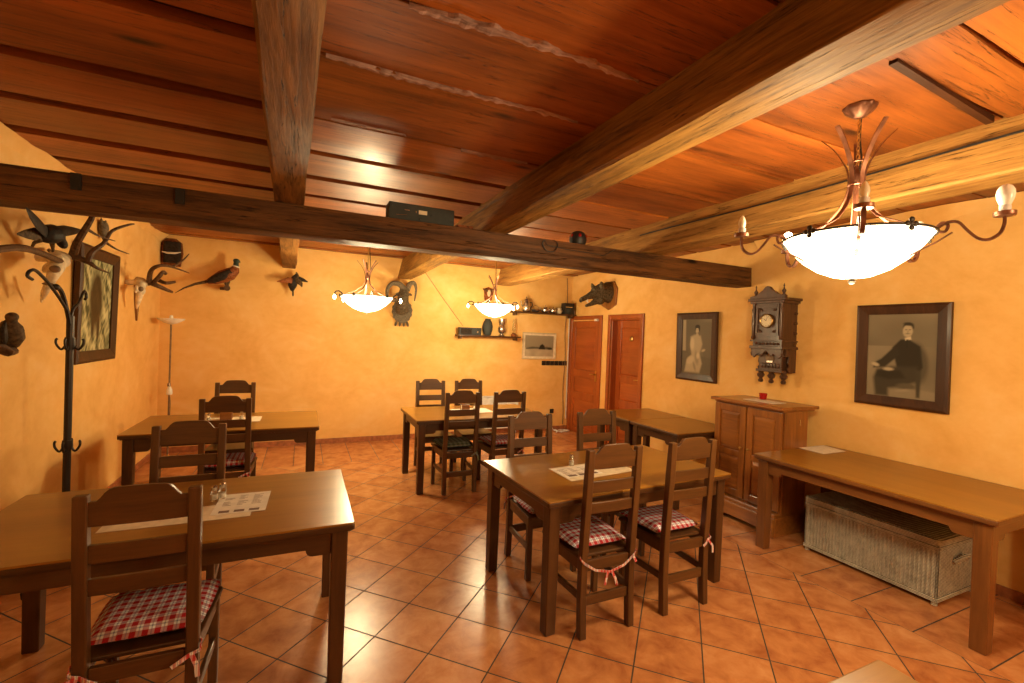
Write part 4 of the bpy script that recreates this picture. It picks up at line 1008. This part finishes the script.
# radiator on the back wall behind the middle table
t = thing('radiator', 'low white panel radiator on the back wall behind the middle table', 'radiator', (3.09, YB-.03, .0))
m = MB(); m.box(-.36, .36, -.06, 0, .10, .64); m.box(-.33, -.30, -.05, -.01, 0, .11); m.box(.30, .33, -.05, -.01, 0, .11)
for i in range(17): m.box(-.345+i*.0425, -.325+i*.0425, -.068, -.06, .13, .61)
obj('panel', m, M['white'], t, bevel=.004)
m = MB(); m.box(-.36, .36, -.07, 0, .64, .655)
for i in range(24): m.box(-.34+i*.0285, -.33+i*.0285, -.065, -.005, .655, .66)
obj('top_grille', m, M['white'], t)
for s in (-.3, .3):
    m = MB(); m.box(s-.01, s+.01, 0, .03, .2, .5); obj('bracket', m, M['white'], t)

# ------------------------------------------------------------------ things on the cross beam
t = thing('amplifier', 'long dark grey audio box standing on top of the cross beam', 'speaker', (.81, 3.60, 2.556))
m = MB(); m.box(-.255, .255, -.08, .08, 0, .125); obj('casing', m, M['grey_face'], t, bevel=.005)
m = MB(); m.box(-.03, .035, -.084, -.08, .055, .085); obj('label_plate', m, M['paper'], t)
m = MB(); m.tube([(-.2, -.084, .03), (-.12, -.088, .035)], .003, 6); m.box(-.14, -.10, -.084, -.08, .07, .078); m.box(-.055, -.045, -.086, -.08, .06, .075); obj('markings', m, M['steel'], t)
m = MB()
for x, z in ((-.235, .10), (.235, .03), (.07, .06), (-.02, .02)): m.lathe([(.001, -.086), (.006, -.085), (.007, -.08)], 8, (x, 0, z), ax='y')
obj('screw', m, M['black'], t)
m = MB(); m.box(1.10, 1.24, 3.55, 3.65, 2.556, 2.585); tag(obj('wood_block', m, M['feather_red'], bevel=.004), 'small reddish block on the cross beam beside the audio box', 'block')
m = MB(); m.lathe([(.045, 0), (.07, .01), (.082, .05), (.080, .08), (.06, .115), (.035, .13), (.001, .135)], 20)
t = thing('lantern', 'round dark glass lantern standing on the cross beam', 'lantern', (2.28, 3.60, 2.556)); obj('glass_body', m, M['black'], t, smooth=True)
m = MB()
for i in range(6):
    a = i*PI/3+.2; m.ell((.075*cos(a), .075*sin(a), .08), (.016, .008, .02), (-sin(a), cos(a), 0), 8, 6)
obj('red_highlights', m, M['red_glass'], t, smooth=True)  # red highlights on the dark ball, shaped as small glass blobs
m = MB(); c = Vector((1.93, 3.492, 2.50)); m.tube([c+Vector((.075*cos(q)*(1+.1*sin(3*q)), -.006*abs(sin(q)), .055*sin(q))) for q in [PI*.75+i*.3 for i in range(18)]], .004, 6)
m.tube([(1.87, 3.492, 2.55), (1.9, 3.49, 2.50), (2.1, 3.49, 2.485), (2.5, 3.49, 2.475), (2.62, 3.49, 2.54), (2.66, 3.55, 2.565)], .003, 6)
tag(obj('wire_loop', m, M['black'], smooth=True), 'thin black wire looped on the face of the cross beam', 'cable')

# ------------------------------------------------------------------ floor lamp and coat stand
t = thing('floor_lamp', 'slim brass uplighter floor lamp in the far left corner', 'lamp', (-1.50, 6.90, 0))
m = MB(); m.lathe([(.12, 0), (.125, .01), (.11, .025), (.03, .035), (.012, .06)], 24); obj('base', m, M['brass'], t, smooth=True)
m = MB(); m.tube([(0, 0, .05), (0, 0, 1.70)], .010, 8); obj('pole', m, M['bone_dark'], t, smooth=True)
m = MB(); m.lathe([(.012, 1.68), (.07, 1.70), (.13, 1.735), (.145, 1.755), (.14, 1.757), (.07, 1.715), (.001, 1.71)], 28); obj('bowl_shade', m, M['opal'], t, smooth=True)
m = MB(); m.lathe([(.02, 1.715), (.024, 1.75), (.018, 1.79), (.001, 1.80)], 12); obj('bulb', m, M['opal'], t, smooth=True)
m = MB(); m.tube([(0, 0, .95), (.01, -.05, .955), (.02, -.08, .93)], .006, 6); m.lathe([(.018, .87), (.03, .84), (.034, .86), (.03, .90), (.014, .94)], 14, (.02, -.085, -.02)); obj('reading_arm', m, M['opal'], t, smooth=True)
m = MB(); m.tube([(0, -.012, .9), (.02, -.02, .7), (.015, -.015, .5)], .003, 6); m.ell((.0, -.012, .93), (.03, .02, .02), (0, 0, 1)); obj('switch_cord', m, M['bone_dark'], t, smooth=True)

t = thing('coat_stand', 'black wrought iron coat stand with curled hooks beside the left wall', 'coat stand', (-1.40, 3.94, 0))
m = MB(); m.tube([(0, 0, .12), (0, 0, 1.72)], .021, 10); m.lathe([(.026, .84), (.03, .86), (.026, .90)], 12); m.lathe([(.026, 1.50), (.03, 1.53), (.026, 1.58)], 12); obj('pole', m, M['iron'], t, smooth=True)
for a in (0.3, 0.3+2*PI/3, 0.3+4*PI/3):
    m = MB(); d = Vector((cos(a), sin(a), 0)); P = lambda r, z: d*r+Vector((0, 0, z))
    m.tube([P(.01, .30), P(.04, .2), P(.12, .10), P(.22, .05), P(.28, .02), P(.32, .03), P(.325, .06), P(.30, .075), P(.285, .055)], .012, 8); obj('foot', m, M['iron'], t, smooth=True)
for px, py, cx, cy in ((30, 270, 28, 276), (52, 284, 56, 290), (84, 292, 88, 298)):
    tip = onX(px, py, -1.40)-Vector((-1.40, 3.94, 0))
    d = Vector((0, 1 if tip.y > 0 else -1, 0)); L = abs(tip.y)
    if px == 52:
        m = MB(); P = lambda r, z: d*r+Vector((0, 0, z)); m.tube(sm([P(0, 1.64), P(.05, 1.75), P(.12, 1.86), P(.19, 1.90), P(.21, 1.895)]), .013, 8); m.ell(P(.205, 1.895), (.026, .02, .02), (0, 1, 0)); obj('hook', m, M['iron'], t, smooth=True); continue
    if L < .25: L = .22
    top = tip.z; P = lambda r, z: d*r+Vector((0, 0, z))
    m = MB(); m.tube(sm([P(0, 1.66), P(L*.12, 1.76), P(L*.50, top-.08), P(L*.85, top), P(L, top-.005), P(L*1.05, top-.035), P(L*.95, top-.05)]), .009, 8); obj('hook', m, M['iron'], t, smooth=True)
for z0, r0 in ((.855, .065), (1.53, .07)):
    for a in (PI/2, -PI/2, 0, PI):
        m = MB(); d = Vector((cos(a), sin(a), 0)); P = lambda r, z: d*r+Vector((0, 0, z))
        m.tube(sm([P(.02, z0), P(r0*.6, z0-.03), P(r0*.95, z0), P(r0, z0+.03), P(r0*.9, z0+.04)]), .007, 8); obj('hook', m, M['iron'], t, smooth=True)

# ------------------------------------------------------------------ trophies
def wp(px, py, X): return onX(px, py, X)
def local(t, pts): return [Vector(p)-t.location for p in pts]
def ant(m, pts, r0, r1, t):
    pts = local(t, pts); n = len(pts)
    # smooth the polyline
    out = []
    for i in range(n-1):
        p0, p1, p2, p3 = pts[max(i-1, 0)], pts[i], pts[i+1], pts[min(i+2, n-1)]
        for k in range(4):
            s = k/4; out.append(.5*((2*p1)+(p2-p0)*s+(2*p0-5*p1+4*p2-p3)*s*s+(3*p1-p0-3*p2+p3)*s**3))
    out.append(pts[-1]); N_ = len(out)
    m.tube(out, [r0+(r1-r0)*(i/(N_-1))**.9 for i in range(N_)], 8)
# big deer skull
base = wp(47, 275, XL)
t = thing('deer_skull', 'large antlered deer skull on the left wall above the coat stand', 'trophy', base)
sk = lambda px, py, X: wp(px, py, X)-base
m = MB(); c1, c2, c3 = sk(59, 259, -1.53), sk(53, 275, -1.50), sk(42.5, 300, -1.57)
m.ell(c1, (.075, .065, .05), c2-c1); m.tube([c1, (c1+c2)/2, c2, (c2+c3)/2, c3], [.060, .056, .040, .024, .010], 12, squash=(1, .8)); m.tube([c1, sk(67, 257, -1.50), sk(72, 256, -1.49)], [.035, .022, .020], 10); m.tube([c1, sk(60, 259, -1.50), sk(59, 257, -1.49)], [.03, .022, .020], 10)
m.ell(sk(46, 268, -1.56), (.055, .02, .02), c2-c1); m.ell(sk(60, 270, -1.48), (.045, .016, .016), c2-c1); m.tube([sk(49, 280, -1.56), sk(43, 292, -1.60), sk(41, 303, -1.63)], [.02, .014, .008], 8)
m.tube([c1, (c1.x-.12, c1.y, c1.z)], .03, 8)
obj('skull', m, M['bone'], t, remesh=.008)
m = MB(); m.ell(sk(55, 269, -1.465), (.020, .028, .024), (0, 1, 0)); m.ell(sk(48, 284, -1.52), (.010, .012, .03), (0, .2, 1)); obj('eye_socket', m, M['bone_dark'], t, smooth=True)
m = MB(); ant(m, [wp(60, 243+18, -1.5), wp(50, 257, -1.42), wp(38, 252, -1.32), wp(22, 248, -1.22), wp(0, 249, -1.12), wp(-25, 256, -1.02)], .021, .014, t); obj('antler', m, M['antler'], t, smooth=True)
m = MB(); T = t
ant(m, [wp(73, 256, -1.48), wp(77, 243, -1.42), wp(86, 228, -1.36), wp(93, 215, -1.32), wp(96, 200, -1.3)], .027, .013, T)
ant(m, [wp(87, 229, -1.36), wp(99, 236, -1.33), wp(115, 241, -1.3)], .012, .003, T)
ant(m, [wp(73, 256, -1.48), wp(88, 262, -1.4), wp(97, 268, -1.36), wp(109, 273, -1.34)], .025, .004, T)
ant(m, [wp(88, 261, -1.4), wp(92, 252, -1.38), wp(104, 243, -1.34), wp(112, 231, -1.3), wp(128, 225, -1.25), wp(134, 224, -1.23)], .022, .005, T)
ant(m, [wp(105, 242, -1.34), wp(116, 249, -1.3), wp(129, 254, -1.27)], .011, .003, T)
m.ell(wp(73, 256, -1.48)-base, (.016, .034, .034), (1, .4, .4)); obj('antler', m, M['antler'], t, smooth=True)
# small skull plaque behind
b = wp(99, 230, XL); t = thing('roe_skull', 'small grey roe skull plaque high on the left wall beside the big antlers', 'trophy', b)
m = MB(); m.ell((.03, 0, .02), (.07, .05, .04), (0, 0, 1)); m.tube([(.03, 0, 0), (.04, 0, -.09)], [.04, .012], 10); m.ell((.03, .04, .06), (.05, .012, .012), (0, .3, 1)); m.ell((.03, -.04, .06), (.05, .012, .012), (0, -.3, 1)); obj('skull', m, M['horn'], t, remesh=.007)
# black grouse with spread wings
b = wp(47, 226, XL); t = thing('black_grouse', 'stuffed black grouse with raised wings mounted high on the left wall', 'bird', b)
g = lambda px, py, X: wp(px, py, X)-b
m = MB(); m.tube([g(38, 236, -1.47), g(44, 234, -1.46), g(52, 234, -1.45), g(59, 237, -1.44), g(61, 242, -1.43)], [.02, .055, .062, .042, .026], 12); m.ell(g(62, 243, -1.43), (.04, .03, .028), g(64, 247, -1.42)-g(60, 240, -1.43)); m.tube([g(63, 245, -1.42), g(65, 248, -1.41)], [.012, .003], 8)
obj('body', m, M['feather_dark'], t, remesh=.007)
def wing(name, a, b_, c, d, mat, th=.012):
    # tapered feather blade from a (root) to d (tip)
    m = MB(); pts = [a, b_, c, d]; ws = [.036, .038, .026, .006]
    m.tube(pts, ws, 10, squash=(1, .25), up=(0, 0, 1)); return obj(name, m, mat, t, smooth=True)
wing('wing', g(46, 232, -1.44), g(38, 224, -1.42), g(31, 215, -1.40), g(26, 208, -1.39), M['feather_dark'])
wing('wing', g(54, 232, -1.46), g(64, 231, -1.48), g(74, 231, -1.50), g(84, 231, -1.52), M['feather_dark'])
wing('tail', g(42, 235, -1.46), g(34, 234, -1.47), g(26, 234, -1.48), g(17, 234, -1.49), M['feather_brown'])
m = MB(); m.tube([g(40, 240, -1.46), g(34, 243, -1.48), g(31, 249, -1.5)], [.016, .009, .006], 8); m.tube([g(52, 243, -1.46), g(53, 250, -1.52), g(52, 254, -1.6)], [.014, .007, .006], 8); m.tube([g(52, 254, -1.58), g(49, 250, -1.68)], .012, 8); obj('leg', m, M['feather_brown'], t, smooth=True)
# dark bird on a branch at the left edge
b = wp(8, 345, XL); t = thing('perched_bird', 'dark stuffed bird on a short branch at the left edge of the photo', 'bird', b)
m = MB(); m.tube([g(14, 345, -1.52), g(12, 338, -1.50), g(10, 328, -1.50), g(9, 321, -1.50)], [.025, .055, .055, .03], 12); m.ell(g(12, 317, -1.49), (.036, .028, .028), g(16, 316, -1.49)-g(10, 317, -1.49)); m.ell(g(17, 332, -1.50), (.05, .02, .03), g(18, 332, -1.5)-g(15, 342, -1.5)); m.tube([g(4, 330, -1.52), g(-3, 342, -1.55)], [.03, .02], 8)
obj('body', m, M['feather_brown'], t, remesh=.007)
for sd in (-1, 1):
    m = MB(); m.tube([g(10+sd*5, 323, -1.49), g(10+sd*7, 330, -1.48), g(10+sd*6, 338, -1.49), g(9+sd*3, 345, -1.52)], [.014, .032, .030, .008], 10, squash=(1, .5)); obj('wing', m, M['feather_dark'], t, smooth=True)
m = MB(); m.tube([g(15, 317, -1.48), g(18, 318.5, -1.47)], [.012, .002], 8); obj('beak', m, M['antler'], t, smooth=True)
m = MB(); m.tube([g(-8, 342, -1.58), g(0, 348, -1.52), g(8, 352, -1.50), g(14, 351, -1.50)], [.03, .03, .026, .022], 8); m.tube([g(0, 348, -1.52), (.022, -.05, -.02)], .02, 8); obj('branch', m, M['antler'], t, smooth=True)
# second antlered skull
b = wp(136, 295, XL); t = thing('deer_skull', 'smaller pale deer skull with curved antlers between the boar picture and the corner', 'trophy', b)
m = MB(); c1, c2, c3 = g(141, 283, -1.57), g(140, 293, -1.55), g(136.5, 309, -1.60); m.ell(c1, (.07, .06, .05), c2-c1); m.tube([c1, c2, (c2+c3)/2, c3], [.055, .045, .030, .010], 12, squash=(1, .8)); m.tube([c1, g(149, 283, -1.50)], [.035, .026], 10); m.ell(g(136, 289, -1.57), (.06, .018, .018), c2-c1); m.ell(g(144, 291, -1.52), (.05, .016, .016), c2-c1); m.tube([c1, (0, c1.y, c1.z)], .03, 8)
obj('skull', m, M['bone'], t, remesh=.008)
m = MB(); m.ell(g(141, 289, -1.50), (.022, .022, .026), (0, 1, 0)); obj('eye_socket', m, M['bone_dark'], t, smooth=True)
z1_ = c1.z; m = MB(); m.prism([(-.09, z1_+.05), (-.07, z1_-.16), (0, z1_-.40), (.07, z1_-.16), (.09, z1_+.05), (0, z1_+.09)], 'x', .0, .02); obj('backboard', m, M['cab_z'], t, bevel=.004)
m = MB()
ant(m, [wp(149, 282, -1.50), wp(151, 271, -1.42), wp(158, 266, -1.34), wp(168, 266, -1.28), wp(178, 269, -1.22), wp(189, 273, -1.16)], .026, .005, t)
ant(m, [wp(172, 267, -1.27), wp(182, 261, -1.22), wp(189, 254, -1.18)], .014, .004, t)
ant(m, [wp(149, 282, -1.50), wp(158, 286, -1.42), wp(167, 290, -1.36), wp(172, 292, -1.33)], .028, .014, t)
m.ell(wp(149, 282, -1.50)-b, (.02, .04, .04), (1, .5, 0)); obj('antler', m, M['antler'], t, smooth=True)
m = MB()
ant(m, [wp(152, 284, -1.48), wp(158, 278, -1.40), wp(163, 272, -1.36), wp(166, 274, -1.34)], .024, .016, t)
ant(m, [wp(158, 280, -1.42), wp(166, 283, -1.34), wp(175, 282, -1.28)], .022, .014, t); obj('antler', m, M['antler'], t, smooth=True)
# fur plaque near the corner
a_ = onY(171, 253, 7.22); t = thing('tusk_plaque', 'brown wooden plaque with black fur and a white tusk high in the left corner', 'trophy', (a_.x, YB, a_.z))
m = MB(); w_, h_ = .13, .17
pts = [(-w_, -h_), (w_*.8, -h_), (w_, 0), (w_*.9, h_*.8), (w_*.4, h_*1.1), (-w_*.4, h_*1.1), (-w_*.95, h_*.7), (-w_, 0)]
m.prism(pts, 'y', -.03, 0); obj('board', m, M['feather_red'], t, bevel=.006)
m = MB(); m.rbox(-.075, .115, -.10, -.03, -.13, .14, .03); obj('fur_pad', m, M['fur_dark'], t, remesh=.01)
m = MB(); m.tube([(-.08, -.10, .0), (-.02, -.112, -.012), (.06, -.112, -.008), (.12, -.10, .012)], [.006, .013, .013, .005], 8); obj('tusk', m, M['feather_white'], t, smooth=True)
# pheasant
Yp = 7.02; a_ = onY(215, 280, YB); t = thing('pheasant', 'stuffed cock pheasant with long tail mounted on the back wall', 'bird', (a_.x, YB, a_.z)); b = t.location.copy()
gy = lambda px, py, Y=None: onY(px, py, Y or Yp)-b
m = MB(); m.tube([gy(207, 282), gy(214, 280), gy(222, 277), gy(230, 274), gy(235, 270), gy(236, 266)], [.03, .06, .085, .085, .06, .035], 14); m.ell(gy(226, 276), (.12, .07, .07), gy(235, 271)-gy(215, 281)); obj('body', m, M['feather_red'], t, remesh=.008)
m = MB(); m.tube([gy(236, 267), gy(236, 264), gy(236.5, 261.5)], [.038, .032, .03], 12); m.ell(gy(236.5, 261), (.04, .032, .032), gy(240, 262)-gy(236, 261)); m.tube([gy(238, 261), gy(240.5, 262.5)], [.014, .004], 8); obj('head', m, M['feather_green'], t, smooth=True)
m = MB(); m.tube([gy(235.8, 267.2), gy(236.2, 266)], [.047, .042], 12); obj('neck_ring', m, M['feather_white'], t, smooth=True)
m = MB(); m.tube([gy(212, 280), gy(205, 282), gy(195, 284), gy(184, 288), gy(175, 293)], [.035, .03, .022, .014, .004], 8, squash=(.7, .6)); obj('tail', m, M['feather_brown'], t, smooth=True)
m = MB(); m.tube([gy(231, 271, 6.95), gy(222, 276, 6.945), gy(213, 280, 6.96), gy(207, 282, 6.97)], [.03, .055, .045, .01], 10, squash=(1, .35)); obj('wing', m, M['feather_dark'], t, smooth=True)
m = MB(); m.tube([gy(225, 281), gy(226, 285), gy(227, 288)], [.022, .012, .012], 8); m.tube([gy(229, 280, 7.05), gy(228, 285, 7.05), gy(227, 288, 7.05)], [.02, .012, .012], 8); obj('leg', m, M['feather_brown'], t, smooth=True)
m = MB(); m.tube([gy(220, 288.5), gy(227, 288.5)], .018, 8); m.tube([gy(227, 288, 6.98), gy(227, 288, YB)], .038, 12); obj('perch', m, M['antler'], t, smooth=True)
# flying duck
a_ = onY(293, 282, YB); t = thing('flying_duck', 'stuffed bird with spread wings on the back wall under the left beam end', 'bird', (a_.x, YB, a_.z)); b = t.location.copy(); Yp = 7.05
m = MB(); m.tube([gy(292, 291), gy(292.5, 286), gy(293, 282), gy(295, 277), gy(297, 274)], [.02, .055, .06, .035, .012], 12); m.ell(gy(291, 285), (.045, .04, .04), (0, 0, 1)); obj('body', m, M['feather_dark'], t, remesh=.008)
m = MB(); m.tube([gy(292, 287), gy(293, 292), gy(293, 296)], [.014, .011, .010], 8); m.tube([gy(293, 284), gy(293, 284, YB)], .015, 8); obj('leg', m, M['feather_dark'], t, smooth=True)
wing('wing', gy(292, 281, 7.0), gy(288, 280, 6.98), gy(283, 281, 6.98), gy(277, 281.5, 6.98), M['feather_red'])
wing('wing', gy(296, 281, 7.08), gy(300, 279, 7.1), gy(303, 280, 7.12), gy(308, 282, 7.12), M['feather_dark'])
wing('wing', gy(295, 280, 7.02), gy(299, 282, 7.0), gy(301, 284, 7.0), gy(302, 287, 7.0), M['feather_brown'])
wing('tail', gy(295, 280, 7.05), gy(296, 277, 7.05), gy(297, 275, 7.05), gy(296.5, 272, 7.05), M['feather_brown'])
# ram head on a shield
a_ = onY(402, 305, YB); t = thing('ram_head', 'mouflon ram head with curled horns on a carved shield, back wall', 'trophy', (a_.x, YB, a_.z)); b = t.location.copy()
c0 = gy(402.5, 311, 7.2)
m = MB(); n = 48; pts = []
for i in range(n):
    a = 2*PI*i/n; rr = 1+.05*sin(14*a); pts.append((c0.x+.155*rr*cos(a), c0.z+.19*rr*sin(a)))
m.prism(pts, 'y', -.045, 0)
for dx in (-.09, -.03, .03, .09): m.ell((c0.x+dx, -.025, c0.z-.20), (.045, .03, .02), (dx*3, 0, -1), 8, 6)
obj('shield', m, M['horn'], t, bevel=.004)
m = MB(); hd = gy(404, 292, 7.05); m.ell(hd, (.10, .075, .07), (0, -.3, -1)); m.tube([hd, gy(403.5, 299, 6.93), gy(402.5, 306, 6.90)], [.075, .055, .035], 12); m.tube([hd, gy(402, 306, 7.10), gy(402, 311, 7.18)], [.075, .10, .10], 12)
for s in (-1, 1): m.ell((hd.x+s*.085, hd.y, hd.z-.03), (.05, .018, .022), (s, 0, -.3), 8, 6)
obj('head', m, M['fur'], t, remesh=.009)
m = MB(); ant(m, [onY(404, 289, 7.03), onY(399, 284, 7.03), onY(392.5, 283.5, 7.0), onY(388, 288, 6.97), onY(387, 295, 6.93), onY(389.5, 300, 6.88), onY(394.5, 301, 6.86), onY(398, 299, 6.84)], .048, .008, t); obj('horn', m, M['horn'], t, smooth=True)
m = MB(); ant(m, [onY(407, 290, 7.03), onY(410, 284, 7.05), onY(414, 283, 7.07), onY(416, 288, 7.09), onY(415.5, 295, 7.10), onY(414.5, 301, 7.09)], .046, .010, t); obj('horn', m, M['horn'], t, smooth=True)
# boar head
Yb = 6.10; t = thing('boar_head', 'wild boar head with open jaws mounted above the doors', 'trophy', (XR, Yb, onY(605, 295, Yb).z)); b = t.location.copy(); Yp = Yb
m = MB(); nk, fc, jw = gy(609, 293), gy(599, 292), gy(592, 297)
m.tube([(-.035, 0, nk.z), nk, fc, gy(593, 293.5)], [.17, .17, .13, .085], 14, squash=(1, .85)); m.tube([gy(594, 294), gy(587, 297), gy(580.5, 300)], [.075, .045, .036], 12); m.tube([gy(598, 300), gy(591, 304), gy(585.5, 306)], [.065, .034, .022], 12); m.ell(gy(600, 300), (.08, .08, .08), (1, 0, 0))
m.tube([gy(594, 289, Yb+.07), gy(592.5, 285.5, Yb+.09), gy(591.5, 283, Yb+.10)], [.04, .03, .008], 8); m.tube([gy(603, 288, Yb-.08), gy(601.5, 284, Yb-.11), gy(601, 281.5, Yb-.12)], [.04, .04, .01], 8); m.ell(gy(608, 285), (.08, .07, .05), (1, 0, 0))
obj('head', m, M['fur'], t, remesh=.009)
m = MB(); m.lathe([(.038, 0), (.040, .008), (.030, .014)], 14, gy(580.5, 300), ax='x'); obj('snout_disc', m, M['fur_dark'], t, smooth=True)
for s in (-1, 1):
    m = MB(); q = gy(588, 302.5, Yb+s*.04); m.tube([q, q+Vector((-.02, s*.012, .03)), q+Vector((-.015, s*.015, .06))], [.012, .008, .002], 8); obj('tusk', m, M['feather_white'], t, smooth=True)
m = MB(); m.prism([(-.19, -.16), (0, -.24), (.19, -.16), (.21, .10), (.12, .22), (-.12, .22), (-.21, .10)], 'x', -.03, 0); obj('backboard', m, M['cab_z'], t, bevel=.005)
# small reddish trophy behind the far lamp
a_ = onY(488, 294, YB); t = thing('antler_plaque', 'small reddish plaque with stubby antlers on the back wall above the lower shelf', 'trophy', (a_.x, YB, a_.z)); b = t.location.copy()
m = MB(); m.prism([(-.07, -.10), (0, -.15), (.07, -.10), (.08, .08), (0, .12), (-.08, .08)], 'y', -.025, 0); obj('board', m, M['feather_red'], t, bevel=.004)
for s in (-1, 1):
    m = MB(); m.tube([(s*.015, -.03, .03), (s*.06, -.06, .07), (s*.10, -.08, .05), (s*.13, -.09, .08)], [.018, .016, .013, .005], 8); obj('antler', m, M['antler'], t, smooth=True)
m = MB(); m.ell((0, -.045, .01), (.06, .035, .03), (0, 0, 1)); obj('skull_cap', m, M['bone'], t, smooth=True)

# ------------------------------------------------------------------ world and view
w = bpy.data.worlds.new('world'); bpy.context.scene.world = w; w.use_nodes = True
w.node_tree.nodes['Background'].inputs[0].default_value = (1, .7, .4, 1); w.node_tree.nodes['Background'].inputs[1].default_value = .1
sc = bpy.context.scene
sc.view_settings.view_transform = 'Standard'; sc.view_settings.look = 'None'; sc.view_settings.gamma = 1; sc.view_settings.exposure = 0.42
sc.view_settings.use_curve_mapping = False
